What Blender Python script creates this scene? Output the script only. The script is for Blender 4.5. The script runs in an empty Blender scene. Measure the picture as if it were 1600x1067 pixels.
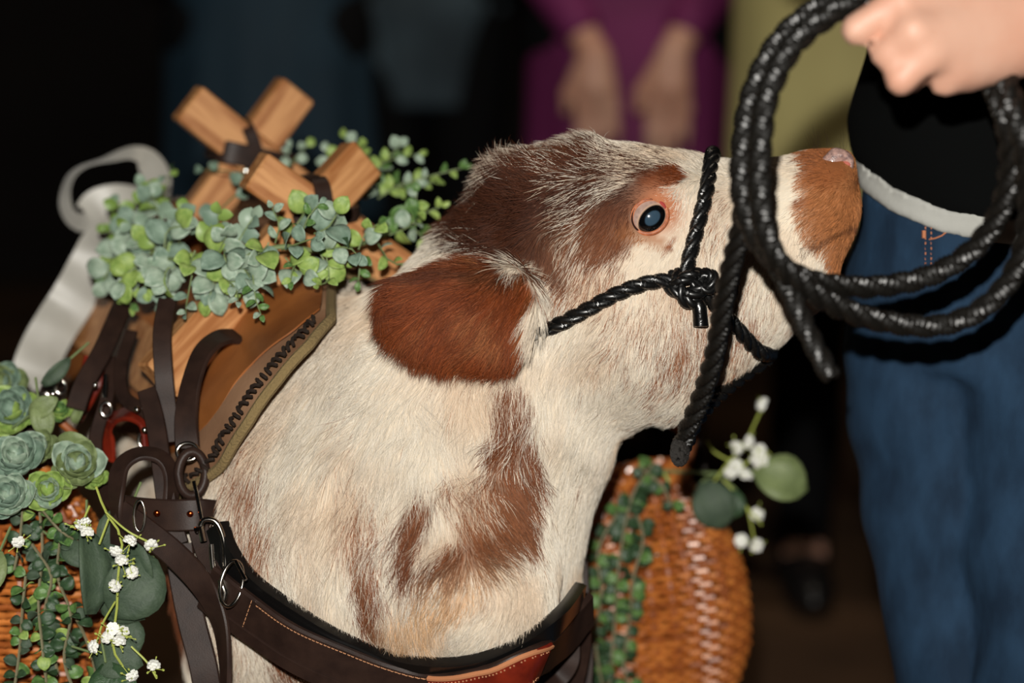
import bpy, bmesh, math, random
import numpy as np
from mathutils import Vector, Matrix
from mathutils.bvhtree import BVHTree

# ------------------------------------------------------------------ camera, world, light, exposure
SC = bpy.context.scene
COL = SC.collection
R = math.radians
PITCH = R(10.0)
CAM = np.array([0.0, 0.0, 1.10])
FPX = 3800.0
RIGHT = np.array([1.0, 0.0, 0.0])
FWD = np.array([0.0, math.cos(PITCH), -math.sin(PITCH)])
UP = np.array([0.0, math.sin(PITCH), math.cos(PITCH)])
M3 = np.stack([RIGHT, UP, FWD])            # rows: camera-frame axes in the world

cam_data = bpy.data.cameras.new('camera')
cam = bpy.data.objects.new('camera', cam_data)
COL.objects.link(cam)
cam.location = CAM
cam.rotation_euler = (R(90) - PITCH, 0, 0)
cam_data.sensor_width = 36.0
cam_data.lens = FPX / 1600 * 36
cam_data.clip_start = 0.05
cam_data.dof.use_dof = True
cam_data.dof.focus_distance = 2.0
cam_data.dof.aperture_fstop = 2.4
SC.camera = cam

world = bpy.data.worlds.new('world')
SC.world = world
world.use_nodes = True
world.node_tree.nodes['Background'].inputs[0].default_value = (0.55, 0.62, 0.70, 1)
world.node_tree.nodes['Background'].inputs[1].default_value = 0.004

def add_light(name, kind, loc, energy, color, size, target=None, spot=None):
    l = bpy.data.lights.new(name, kind)
    l.energy = energy
    l.color = color
    if kind == 'AREA':
        l.shape = 'DISK'; l.size = size
    else:
        l.shadow_soft_size = size
    if spot:
        l.spot_size = R(spot); l.spot_blend = 0.4
    o = bpy.data.objects.new(name, l)
    COL.objects.link(o)
    o.location = loc
    if target is not None:
        o.rotation_euler = (Vector(target) - Vector(loc)).to_track_quat('-Z', 'Y').to_euler()
    return o

# the photographer's flash, a little above and to the left of the lens
add_light('camera_flash', 'SPOT', (-0.035, 0.0, 1.25), 212, (1.0, 0.965, 0.90), 0.016, (0.0, 2.0, 0.75), 70)
# dim overhead fill on the guests, added to soften the rope's shadow; no fixture
add_light('guest_fill', 'AREA', (0.3, 3.3, 2.65), 9, (1.0, 0.86, 0.68), 0.5, (0.1, 4.4, 0.9))

SC.view_settings.view_transform = 'Standard'
SC.view_settings.look = 'None'
SC.view_settings.gamma = 1.0
SC.view_settings.use_curve_mapping = False
SC.view_settings.exposure = 0.0

# ------------------------------------------------------------------ helpers
rng = np.random.default_rng(7)
random.seed(11)

def at(px, py, d):
    """a world point that lies d metres ahead of the camera plane"""
    c = np.array([(px - 800) / FPX * d, -(py - 533.5) / FPX * d, d])
    return Vector(CAM + c @ M3)

def cf(px, py, d):
    """the same point in the camera-aligned frame (right, up, ahead)"""
    return np.array([(px - 800) / FPX * d, -(py - 533.5) / FPX * d, d])

def to_world(c):
    return CAM + np.asarray(c) @ M3

def to_cf(w):
    return (np.asarray(w) - CAM) @ M3.T

_T = rng.random((32, 32, 32))
def vnoise(p, s=1.0, off=0.0):
    """smooth value noise in 0..1 over an (n,3) array"""
    q = np.asarray(p) * s + off + 100.0
    i = np.floor(q).astype(int); f = q - i
    f = f * f * (3 - 2 * f)
    i0 = i & 31; i1 = (i + 1) & 31
    def t(a, b, c): return _T[a, b, c]
    x0, y0, z0 = i0.T; x1, y1, z1 = i1.T
    fx, fy, fz = f.T
    c00 = t(x0, y0, z0) * (1 - fx) + t(x1, y0, z0) * fx
    c10 = t(x0, y1, z0) * (1 - fx) + t(x1, y1, z0) * fx
    c01 = t(x0, y0, z1) * (1 - fx) + t(x1, y0, z1) * fx
    c11 = t(x0, y1, z1) * (1 - fx) + t(x1, y1, z1) * fx
    return (c00 * (1 - fy) + c10 * fy) * (1 - fz) + (c01 * (1 - fy) + c11 * fy) * fz

def lin(r, g, b):
    """sRGB 0..255 to linear"""
    def f(v):
        v /= 255.0
        return v / 12.92 if v <= 0.04045 else ((v + 0.055) / 1.055) ** 2.4
    return (f(r), f(g), f(b), 1.0)

def material(name, color, rough=0.5, metal=0.0, noise=None, bump=None, coat=0.0, spec=0.5,
             sheen=0.0, sss=0.0, trans=0.0, attr=None, wood=None, alpha=1.0):
    m = bpy.data.materials.new(name)
    m.use_nodes = True
    nt = m.node_tree; N = nt.nodes; L = nt.links
    b = N['Principled BSDF']
    b.inputs['Base Color'].default_value = color
    b.inputs['Roughness'].default_value = rough
    b.inputs['Metallic'].default_value = metal
    b.inputs['Specular IOR Level'].default_value = spec
    b.inputs['Coat Weight'].default_value = coat
    b.inputs['Coat Roughness'].default_value = 0.12
    b.inputs['Sheen Weight'].default_value = sheen
    b.inputs['Alpha'].default_value = alpha
    if sss:
        b.inputs['Subsurface Weight'].default_value = sss
        b.inputs['Subsurface Radius'].default_value = (0.012, 0.005, 0.003)
        b.inputs['Subsurface Scale'].default_value = 1.0
    tc = N.new('ShaderNodeTexCoord')
    if attr:
        a = N.new('ShaderNodeAttribute'); a.attribute_name = attr
        L.new(a.outputs['Color'], b.inputs['Base Color'])
    if noise:                                   # (scale, second colour, stretch xyz)
        mp = N.new('ShaderNodeMapping'); mp.inputs['Scale'].default_value = noise[2] if len(noise) > 2 else (1, 1, 1)
        L.new(tc.outputs['Object'], mp.inputs['Vector'])
        n = N.new('ShaderNodeTexNoise'); n.inputs['Scale'].default_value = noise[0]; n.inputs['Detail'].default_value = 5
        L.new(mp.outputs['Vector'], n.inputs['Vector'])
        r = N.new('ShaderNodeValToRGB')
        r.color_ramp.elements[0].position = 0.32; r.color_ramp.elements[0].color = noise[1]
        r.color_ramp.elements[1].position = 0.66; r.color_ramp.elements[1].color = color
        L.new(n.outputs['Fac'], r.inputs['Fac'])
        L.new(r.outputs['Color'], b.inputs['Base Color'])
    if wood:                                    # (dark colour, stretch xyz)
        mp = N.new('ShaderNodeMapping'); mp.inputs['Scale'].default_value = wood[1]
        L.new(tc.outputs['Object'], mp.inputs['Vector'])
        n = N.new('ShaderNodeTexNoise'); n.inputs['Scale'].default_value = 9; n.inputs['Detail'].default_value = 8
        n.inputs['Distortion'].default_value = 0.6
        L.new(mp.outputs['Vector'], n.inputs['Vector'])
        r = N.new('ShaderNodeValToRGB')
        r.color_ramp.elements[0].position = 0.36; r.color_ramp.elements[0].color = wood[0]
        r.color_ramp.elements[1].position = 0.60; r.color_ramp.elements[1].color = color
        L.new(n.outputs['Fac'], r.inputs['Fac'])
        L.new(r.outputs['Color'], b.inputs['Base Color'])
    if bump:                                    # (scale, strength, distance)
        n2 = N.new('ShaderNodeTexNoise'); n2.inputs['Scale'].default_value = bump[0]; n2.inputs['Detail'].default_value = 4
        L.new(tc.outputs['Object'], n2.inputs['Vector'])
        bp = N.new('ShaderNodeBump'); bp.inputs['Strength'].default_value = bump[1]; bp.inputs['Distance'].default_value = bump[2]
        L.new(n2.outputs['Fac'], bp.inputs['Height'])
        L.new(bp.outputs['Normal'], b.inputs['Normal'])
    return m

class MB:
    """collects vertices and faces, then links ONE mesh object"""
    def __init__(s): s.v = []; s.f = []
    def add(s, v, f):
        o = len(s.v)
        s.v.extend([tuple(map(float, p)) for p in v]); s.f.extend([tuple(i + o for i in q) for q in f])
        return s
    def box(s, c, x, y, z, bev=0.0):
        """centre c, half-axis vectors x y z"""
        c = Vector(c); x = Vector(x); y = Vector(y); z = Vector(z)
        if bev <= 0:
            v = [c + sx * x + sy * y + sz * z for sz in (-1, 1) for sy in (-1, 1) for sx in (-1, 1)]
            f = [(0, 2, 3, 1), (4, 5, 7, 6), (0, 1, 5, 4), (2, 6, 7, 3), (0, 4, 6, 2), (1, 3, 7, 5)]
            return s.add(v, f)
        v = []; idx = {}
        lx, ly, lz = x.length, y.length, z.length
        for sx in (-1, 1):
            for sy in (-1, 1):
                for sz in (-1, 1):
                    for k in range(3):
                        a = [1 - bev / lx, 1 - bev / ly, 1 - bev / lz]; a[k] = 1
                        idx[(sx, sy, sz, k)] = len(v)
                        v.append(c + sx * a[0] * x + sy * a[1] * y + sz * a[2] * z)
        f = []
        I = idx
        for sg in (-1, 1):
            f.append([I[(sg, a, b, 0)] for a, b in ((-1, -1), (1, -1), (1, 1), (-1, 1))])
            f.append([I[(a, sg, b, 1)] for a, b in ((-1, -1), (1, -1), (1, 1), (-1, 1))])
            f.append([I[(a, b, sg, 2)] for a, b in ((-1, -1), (1, -1), (1, 1), (-1, 1))])
        for a in (-1, 1):
            for b in (-1, 1):
                f.append([I[(-1, a, b, 1)], I[(1, a, b, 1)], I[(1, a, b, 2)], I[(-1, a, b, 2)]])
                f.append([I[(a, -1, b, 0)], I[(a, 1, b, 0)], I[(a, 1, b, 2)], I[(a, -1, b, 2)]])
                f.append([I[(a, b, -1, 0)], I[(a, b, 1, 0)], I[(a, b, 1, 1)], I[(a, b, -1, 1)]])
                for c2 in (-1, 1):
                    f.append([I[(a, b, c2, 0)], I[(a, b, c2, 1)], I[(a, b, c2, 2)]])
        return s.add(v, f)
    def tube(s, pts, r, n=8, cap=True, closed=False, flat=1.0):
        pts = [Vector(p) for p in pts]; m = len(pts)
        rr = r if isinstance(r, (list, tuple, np.ndarray)) else [r] * m
        T = []
        for i in range(m):
            a = pts[(i - 1) % m] if (closed or i) else pts[0]
            b = pts[(i + 1) % m] if (closed or i < m - 1) else pts[-1]
            t = b - a
            T.append(t.normalized() if t.length > 1e-9 else Vector((0, 0, 1)))
        u = T[0].orthogonal().normalized(); V = []; F = []
        for i in range(m):
            u = (u - T[i] * u.dot(T[i]))
            u = u.normalized() if u.length > 1e-6 else T[i].orthogonal().normalized()
            w = T[i].cross(u)
            for k in range(n):
                a = 2 * math.pi * k / n
                V.append(pts[i] + (u * math.cos(a) + w * math.sin(a) * flat) * rr[i])
        for i in range(m if closed else m - 1):
            j = (i + 1) % m
            for k in range(n):
                F.append((i * n + k, i * n + (k + 1) % n, j * n + (k + 1) % n, j * n + k))
        if cap and not closed:
            F.append(tuple(range(n - 1, -1, -1))); F.append(tuple((m - 1) * n + k for k in range(n)))
        return s.add(V, F)
    def band(s, pts, nor, width, thick):
        """a flat strap: pts centre line, nor outward normals, width across"""
        pts = [Vector(p) for p in pts]; m = len(pts)
        wd = width if isinstance(width, (list, tuple)) else [width] * m
        V = []; F = []
        prof = [(-1, 0), (-1, .6), (-.9, 1), (.9, 1), (1, .6), (1, 0)]; n = len(prof)
        for i in range(m):
            t = (pts[min(i + 1, m - 1)] - pts[max(i - 1, 0)]).normalized()
            nn = Vector(nor[i]); nn = (nn - t * nn.dot(t)).normalized(); w = t.cross(nn)
            for a, b in prof:
                V.append(pts[i] + w * a * wd[i] / 2 + nn * b * thick)
        for i in range(m - 1):
            for k in range(n):
                F.append((i * n + k, i * n + (k + 1) % n, (i + 1) * n + (k + 1) % n, (i + 1) * n + k))
        F.append(tuple(range(n - 1, -1, -1))); F.append(tuple((m - 1) * n + k for k in range(n)))
        return s.add(V, F)
    def ball(s, c, r, n=8, sq=(1, 1, 1), rot=None):
        c = Vector(c); V = []; F = []
        h = max(3, n // 2)
        for i in range(1, h):
            th = math.pi * i / h
            for k in range(n):
                a = 2 * math.pi * k / n
                p = Vector((math.sin(th) * math.cos(a) * sq[0], math.sin(th) * math.sin(a) * sq[1], math.cos(th) * sq[2])) * r
                V.append(c + (rot @ p if rot is not None else p))
        p0 = Vector((0, 0, r * sq[2])); p1 = -p0
        V.append(c + (rot @ p0 if rot is not None else p0)); V.append(c + (rot @ p1 if rot is not None else p1))
        a0 = len(V) - 2; a1 = a0 + 1
        for i in range(h - 2):
            for k in range(n):
                F.append((i * n + k, (i + 1) * n + k, (i + 1) * n + (k + 1) % n, i * n + (k + 1) % n))
        for k in range(n):
            F.append((a0, k, (k + 1) % n)); F.append((a1, (h - 2) * n + (k + 1) % n, (h - 2) * n + k))
        return s.add(V, F)
    def lathe(s, prof, c, n=24, close=True):
        """prof [(r, z)], turned about the vertical through c"""
        c = Vector(c); V = []; F = []
        for r, z in prof:
            for k in range(n):
                a = 2 * math.pi * k / n
                V.append(c + Vector((r * math.cos(a), r * math.sin(a), z)))
        for i in range(len(prof) - 1):
            for k in range(n):
                F.append((i * n + k, i * n + (k + 1) % n, (i + 1) * n + (k + 1) % n, (i + 1) * n + k))
        if close:
            F.append(tuple(range(n - 1, -1, -1))); F.append(tuple((len(prof) - 1) * n + k for k in range(n)))
        return s.add(V, F)
    def mesh(s, name, mat, smooth=True):
        me = bpy.data.meshes.new(name)
        me.from_pydata([tuple(v) for v in s.v], [], s.f)
        bm = bmesh.new(); bm.from_mesh(me)
        bmesh.ops.recalc_face_normals(bm, faces=bm.faces)
        if smooth:
            for f in bm.faces: f.smooth = True
            for e in bm.edges:
                if len(e.link_faces) == 2 and e.calc_face_angle(0) > R(38): e.smooth = False
        bm.to_mesh(me); bm.free()
        if mat: me.materials.append(mat)
        me.update()
        return me
    def build(s, name, mat, parent=None, smooth=True, **props):
        return link(s.mesh(name, mat, smooth), name, parent, **props)

def link(me, name, parent=None, **props):
    o = bpy.data.objects.new(name, me)
    COL.objects.link(o)
    if parent is not None:
        o.parent = parent
        o.matrix_parent_inverse = parent_world(parent).inverted()
    for k, v in props.items(): o[k] = v
    return o

def parent_world(p):
    m = Matrix.Identity(4)
    while p is not None:
        m = p.matrix_parent_inverse @ p.matrix_basis @ m if p.parent is not None else p.matrix_basis @ m
        p = p.parent
    return m

def thing(name, label, cat, loc=(0, 0, 0), group=None, kind=None):
    o = bpy.data.objects.new(name, None)
    COL.objects.link(o); o.location = loc
    o.empty_display_size = 0.02
    o['label'] = label; o['category'] = cat
    if group: o['group'] = group
    if kind: o['kind'] = kind
    return o

def tag(o, label, cat, group=None, kind=None):
    o['label'] = label; o['category'] = cat
    if group: o['group'] = group
    if kind: o['kind'] = kind
    return o

def smooth_path(pts, n):
    """Catmull-Rom through pts, n samples, evenly spread"""
    P = [np.array(p, float) for p in pts]
    P = [2 * P[0] - P[1]] + P + [2 * P[-1] - P[-2]]
    out = []
    for i in range(1, len(P) - 2):
        p0, p1, p2, p3 = P[i - 1:i + 3]
        for t in np.linspace(0, 1, 16, endpoint=False):
            out.append(0.5 * ((2 * p1) + (p2 - p0) * t + (2 * p0 - 5 * p1 + 4 * p2 - p3) * t * t + (3 * p1 - p0 - 3 * p2 + p3) * t ** 3))
    out.append(P[-2])
    out = np.array(out)
    s = np.concatenate([[0], np.cumsum(np.linalg.norm(np.diff(out, axis=0), axis=1))])
    t = np.linspace(0, s[-1], n)
    return np.stack([np.interp(t, s, out[:, k]) for k in range(out.shape[1])], 1)

def path_len(p):
    return float(np.sum(np.linalg.norm(np.diff(np.array(p), axis=0), axis=1)))
# ------------------------------------------------------------------ the calf: one continuous surface from a distance field
AX = np.array([0.38, -0.925, 0.0]); AX /= np.linalg.norm(AX)      # heading of the trunk, world
LAT = np.array([-AX[1], AX[0], 0.0])                              # towards image right
WITH = np.array(at(520, 470, 2.25)); WITH[2] = 0
def body_section(s):
    """centre height, half height, half width of the trunk at s metres behind the withers (negative: in front)"""
    S = [-0.30, -0.26, -0.18, -0.05, 0.10, 0.30, 0.50, 0.62, 0.70, 0.74]
    zc = np.interp(s, S, [.560, .560, .565, .590, .600, .600, .610, .620, .620, .610])
    hh = np.interp(s, S, [.060, .110, .150, .168, .168, .178, .170, .150, .110, .050])
    hw = np.interp(s, S, [.055, .105, .138, .150, .150, .165, .160, .140, .100, .045])
    return zc, hh, hw

def smin(a, b, k):
    h = np.clip(0.5 + 0.5 * (b - a) / k, 0, 1)
    return b + (a - b) * h - k * h * (1 - h)

def rcone(P, a, b, r1, r2):
    a = np.asarray(a, np.float32); b = np.asarray(b, np.float32); ba = b - a
    t = np.clip((P @ ba - a @ ba) / (ba @ ba), 0, 1)
    d = P - (a + t[:, None] * ba)
    return np.sqrt(np.einsum('ij,ij->i', d, d)) - (r1 + (r2 - r1) * t)

def ellip(P, c, r, rot=0.0, yaw=0.0):
    """camera-frame ellipsoid; rot turns it in the picture plane, yaw about the upright axis"""
    d = P - np.asarray(c, np.float32)
    ca, sa = math.cos(rot), math.sin(rot)
    x = d[:, 0] * ca + d[:, 1] * sa; y = -d[:, 0] * sa + d[:, 1] * ca; z = d[:, 2]
    cy, sy = math.cos(yaw), math.sin(yaw)
    x, z = x * cy + z * sy, -x * sy + z * cy
    k = np.sqrt((x / r[0]) ** 2 + (y / r[1]) ** 2 + (z / r[2]) ** 2)
    return (k - 1) * min(r)

HD = 2.085                                                        # depth of the middle plane of the head
HT = [(785, 375, 420, .035), (806, 342, 460, .060), (832, 308, 510, .078), (870, 276, 560, .088), (930, 250, 620, .091),
      (1000, 247, 655, .088), (1060, 252, 648, .080), (1120, 254, 600, .070), (1180, 250, 560, .061), (1230, 245, 525, .056),
      (1270, 238, 488, .055), (1300, 235, 466, .055), (1326, 236, 440, .052), (1352, 242, 415, .048)]
HX = [(p - 800) / FPX * HD for p, _, _, _ in HT]
HTOP = [-(t - 533.5) / FPX * HD for _, t, _, _ in HT]
HBOT = [-(b - 533.5) / FPX * HD for _, _, b, _ in HT]
HW = [w for *_, w in HT]

def ear_f(P):
    x, y, z = P.T
    e = ellip(P, cf(702, 492, 1.985), (.0620, .0385, .013), R(3), R(-10))
    e = smin(e, ellip(P, cf(755, 502, 1.990), (.040, .036, .016), R(-14), R(-12)), .014)
    e = smin(e, rcone(P, cf(780, 480, 2.0), cf(845, 440, 2.03), .020, .026), .02)
    e = smin(e, rcone(P, cf(625, 466, 1.981), cf(790, 452, 1.992), .008, .014), .020)
    return e + .0005 * np.sin(x * 100 + y * 60)

def calf_field(P):
    """P (n,3) camera-frame points -> signed distance"""
    x, y, z = P.T
    # head
    top = np.interp(x, HX, HTOP); bot = np.interp(x, HX, HBOT); w = np.interp(x, HX, HW)
    yc = (top + bot) / 2; hh = (top - bot) / 2
    ty = (y - yc) / hh
    wy = w * (1 - 0.17 * np.clip(-ty, -0.3, 1))
    k = (np.abs(ty) ** 2.5 + np.abs((z - HD) / wy) ** 2.5 + 1e-9) ** (1 / 2.5)
    head = (k - 1) * np.minimum(hh, w)
    over = np.maximum(HX[0] - x, 0)
    head = np.where(over > 0, np.sqrt(np.maximum(head, 0) ** 2 + over ** 2), head)
    # front of the muzzle: a slanted plane, lips lower down set back
    a = cf(1333, 250, HD); b = cf(1306, 440, HD)
    e = (b - a)[:2]; e /= np.linalg.norm(e); nrm = np.array([-e[1], e[0]])
    cap = (x - a[0]) * nrm[0] + (y - a[1]) * nrm[1]
    cap = cap + 0.006 * (((z - HD) / 0.05) ** 2)
    kk = 0.014
    h = np.clip(0.5 - 0.5 * (cap - head) / kk, 0, 1)
    head = cap + (head - cap) * h + kk * h * (1 - h)
    # mouth crease
    for zs in (-1,):
        m0, m1, m2 = cf(1330, 343, 2.04), cf(1290, 375, 2.03), cf(1262, 392, 2.03)
    f = head
    f = smin(f, ellip(P, cf(910, 278, 2.07), (.070, .024, .066)), .03)            # forehead
    f = smin(f, ellip(P, cf(818, 350, 2.10), (.028, .028, .048)), .03)            # poll
    f = smin(f, ellip(P, cf(1012, 318, 2.045), (.036, .024, .040), R(18)), .025)  # brow
    f = smin(f, ellip(P, cf(1000, 520, 2.07), (.075, .060, .078)), .03)           # cheek
    f = smin(f, ellip(P, cf(1282, 322, 2.065), (.030, .036, .046)), .02)          # muzzle pad
    # neck
    n1, n2, n3, n4 = cf(905, 455, 2.11), cf(800, 555, 2.13), cf(705, 675, 2.14), cf(640, 800, 2.12)
    nk = rcone(P, n1, n2, .090, .116)
    nk = smin(nk, rcone(P, n2, n3, .116, .138), .02)
    nk = smin(nk, rcone(P, n3, n4, .138, .150), .02)
    f = smin(f, nk, .035)
    # brisket, shoulders
    f = smin(f, ellip(P, cf(735, 905, 2.02), (.068, .075, .075), R(35)), .03)
    f = smin(f, ellip(P, cf(430, 860, 2.13), (.080, .130, .080), R(-8)), .05)
    f = smin(f, ellip(P, cf(815, 900, 2.20), (.050, .110, .080), R(8)), .05)
    # trunk
    W = P @ M3 + CAM
    rel = W - WITH
    s = -(rel @ AX); l = rel @ LAT
    zc, hh2, hw2 = body_section(s)
    tz = (W[:, 2] - zc) / hh2
    kb = np.sqrt(tz ** 2 + (l / (hw2 * (1 - 0.12 * np.clip(tz, 0, 1)))) ** 2)
    tr = (kb - 1) * np.minimum(hh2, hw2)
    over = np.maximum(np.maximum(-0.30 - s, s - 0.74), 0)
    tr = np.where(over > 0, np.sqrt(np.maximum(tr, 0) ** 2 + over ** 2), tr)
    f = smin(f, tr, .045)
    # legs (world points turned into the camera frame), each bent at its joints
    def L(sv, lv, zv): return to_cf(WITH - AX * sv + LAT * lv + np.array([0, 0, zv]))
    for sg in (-1, 1):
        q = [(L(-.05, .095 * sg, .50), .075), (L(-.02, .095 * sg, .36), .046), (L(-.035, .09 * sg, .21), .031),
             (L(-.03, .09 * sg, .10), .023), (L(-.04, .09 * sg, .045), .027), (L(-.055, .09 * sg, .02), .032)]
        for (p0, r0), (p1, r1) in zip(q[:-1], q[1:]): f = smin(f, rcone(P, p0, p1, r0, r1), .02)
        q = [(L(.56, .09 * sg, .56), .095), (L(.52, .10 * sg, .40), .060), (L(.63, .10 * sg, .25), .033),
             (L(.60, .10 * sg, .11), .024), (L(.585, .10 * sg, .045), .027), (L(.57, .10 * sg, .02), .032)]
        for (p0, r0), (p1, r1) in zip(q[:-1], q[1:]): f = smin(f, rcone(P, p0, p1, r0, r1), .02)
    q = [(L(.72, 0, .72), .018), (L(.78, 0, .60), .014), (L(.79, .01, .40), .011), (L(.78, .02, .30), .022)]
    for (p0, r0), (p1, r1) in zip(q[:-1], q[1:]): f = smin(f, rcone(P, p0, p1, r0, r1), .012)
    # ears: near one laid back towards the camera, far one behind the poll
    e = ear_f(P)
    f = smin(f, e, .012)
    e = ellip(P, cf(782, 372, 2.20), (.028, .024, .014), R(30), R(35))
    e = smin(e, rcone(P, cf(790, 372, 2.19), cf(810, 385, 2.13), .015, .026), .015)
    f = smin(f, e, .015)
    # eye socket and nostril are pressed in
    f = np.maximum(f, -(np.linalg.norm(P - cf(1014, 340, 1.992).astype(np.float32), axis=1) - .0155))
    f = np.maximum(f, -ellip(P, cf(1312, 246, 2.022), (.013, .0075, .012), R(4)))
    return f

def surface_nets(field, lo, hi, h):
    xs = [np.arange(lo[k], hi[k], h, dtype=np.float32) for k in range(3)]
    n = [len(a) for a in xs]
    F = np.empty(n, np.float32)
    Y, Z = np.meshgrid(xs[1], xs[2], indexing='ij')
    # coarse pass: only rows near the surface are worth the full price
    step = 16
    for i0 in range(0, n[0], step):
        i1 = min(n[0], i0 + step)
        X3, Y3, Z3 = np.meshgrid(xs[0][i0:i1], xs[1], xs[2], indexing='ij')
        F[i0:i1] = field(np.stack([X3.ravel(), Y3.ravel(), Z3.ravel()], 1)).reshape(i1 - i0, n[1], n[2])
    S = F < 0
    c = [S[a:n[0] - 1 + a, b:n[1] - 1 + b, d:n[2] - 1 + d] for a in (0, 1) for b in (0, 1) for d in (0, 1)]
    cnt = sum(q.astype(np.int8) for q in c)
    act = (cnt > 0) & (cnt < 8)
    ids = -np.ones(act.shape, np.int64); I, J, K = np.nonzero(act); ids[I, J, K] = np.arange(len(I))
    acc = np.zeros((len(I), 3)); w = np.zeros(len(I))
    corners = [(a, b, d) for a in (0, 1) for b in (0, 1) for d in (0, 1)]
    for p in range(8):
        for q in range(p + 1, 8):
            A, B = corners[p], corners[q]
            if sum(abs(A[k] - B[k]) for k in range(3)) != 1: continue
            fa = F[I + A[0], J + A[1], K + A[2]]; fb = F[I + B[0], J + B[1], K + B[2]]
            cr = (fa < 0) != (fb < 0)
            t = np.where(cr, fa / np.where(cr, fa - fb, 1), 0)
            for k in range(3):
                acc[:, k] += np.where(cr, A[k] + t * (B[k] - A[k]), 0)
            w += cr
    acc /= w[:, None]
    V = np.stack([I, J, K], 1) + acc
    V = V * h + np.array([xs[0][0], xs[1][0], xs[2][0]])
    faces = []
    for ax in range(3):
        o1, o2 = [(1, 2), (2, 0), (0, 1)][ax]
        sl_a = [slice(1, -1)] * 3; sl_b = [slice(1, -1)] * 3
        sl_a[ax] = slice(0, n[ax] - 1); sl_b[ax] = slice(1, n[ax])
        sa = S[tuple(sl_a)]; sb = S[tuple(sl_b)]
        E = np.nonzero(sa != sb)
        idx = [E[0].copy(), E[1].copy(), E[2].copy()]
        for k in range(3):
            if k != ax: idx[k] = idx[k] + 1
        inside = sa[E]
        def g(da, db):
            q = [idx[0].copy(), idx[1].copy(), idx[2].copy()]
            q[o1] -= da; q[o2] -= db
            return ids[q[0], q[1], q[2]]
        quad = np.stack([g(0, 0), g(1, 0), g(1, 1), g(0, 1)], 1)
        quad[~inside] = quad[~inside][:, ::-1]
        faces.append(quad)
    return V, np.concatenate(faces)

# ---- coat colours: solid ellipsoid patches in the calf's own space, so both flanks get theirs
CREAM = np.array(lin(236, 222, 200)[:3]); PALE = np.array(lin(246, 238, 224)[:3]); TAN = np.array(lin(216, 178, 138)[:3])
RUST = np.array(lin(128, 62, 27)[:3]); DARK = np.array(lin(74, 38, 22)[:3]); ROAN = np.array(lin(146, 96, 66)[:3])
POLL = np.array(lin(76, 43, 28)[:3])
PINK = np.array(lin(232, 176, 150)[:3]); GINGER = np.array(lin(168, 108, 64)[:3]); MID = np.array(lin(112, 62, 34)[:3])
# px, py, rx, ry (pixels), turn, strength, edge softness, colour, depth window
PATCH = [
    (985, 315, 62, 26, 38, .93, .40, POLL, (0, 2.6)), (945, 365, 44, 38, 50, .92, .45, MID, (0, 2.6)), (1035, 282, 40, 14, 18, .95, .25, RUST, (0, 2.6)),
    (1000, 372, 46, 12, -20, .7, .3, GINGER, (0, 2.6)), (1040, 388, 14, 5, 50, .9, .3, RUST, (0, 2.6)),
    (830, 395, 70, 17, -38, .97, .35, DARK, (0, 2.6)), (865, 335, 120, 66, 24, .60, .7, DARK, (0, 2.6)), (785, 350, 72, 70, 30, .90, .5, POLL, (0, 2.7)),
    (745, 375, 50, 55, 0, .95, .4, MID, (2.12, 2.7)),
    (920, 268, 150, 44, 6, .40, .7, DARK, (0, 2.6)), (900, 420, 70, 58, -30, .48, .7, ROAN, (0, 2.6)), (870, 262, 60, 30, 20, .45, .7, MID, (0, 2.6)),
    (1316, 300, 72, 92, 8, .99, .16, GINGER, (0, 2.6)), (1322, 408, 34, 44, 0, .95, .3, GINGER, (0, 2.6)), (1282, 262, 34, 34, 0, .8, .4, RUST, (0, 2.6)),
    (1268, 365, 20, 40, 38, .85, .4, GINGER, (0, 2.6)), (1248, 318, 14, 8, 0, .7, .4, RUST, (0, 2.6)),
    (1120, 470, 120, 110, 0, .30, .6, ROAN, (0, 2.6)), (1020, 540, 130, 80, 0, .26, .7, ROAN, (0, 2.6)),
    (1115, 330, 26, 50, 0, .35, .6, ROAN, (0, 2.6)),
    (806, 705, 40, 120, 6, .72, .5, MID, (0, 2.6)), (770, 790, 70, 55, -20, .60, .6, ROAN, (0, 2.6)), (740, 850, 90, 30, 24, .80, .5, MID, (0, 2.6)),
    (652, 825, 22, 72, -12, .80, .5, MID, (0, 2.3)), (580, 830, 40, 70, 0, .45, .6, ROAN, (0, 2.3)), (582, 925, 26, 62, 0, .72, .5, MID, (0, 2.3)),
    (560, 720, 40, 100, 0, .16, .7, ROAN, (0, 2.3)), (398, 780, 44, 110, 10, .50, .6, ROAN, (0, 2.3)), (700, 600, 80, 90, 0, .10, .7, ROAN, (0, 2.4)),
    (258, 940, 44, 100, 0, .92, .4, MID, (0, 2.6)), (440, 1050, 30, 60, 0, .6, .6, MID, (0, 2.4)), (340, 1010, 60, 60, 0, .3, .6, ROAN, (0, 2.4)),
    (660, 945, 80, 42, 42, .60, .7, TAN, (0, 2.2)), (720, 905, 90, 30, 40, .35, .7, TAN, (0, 2.2)),
]
MOUTH = ((1345, 346), (1322, 356), (1302, 368), (1286, 377), (1268, 385), (1250, 392))
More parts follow.
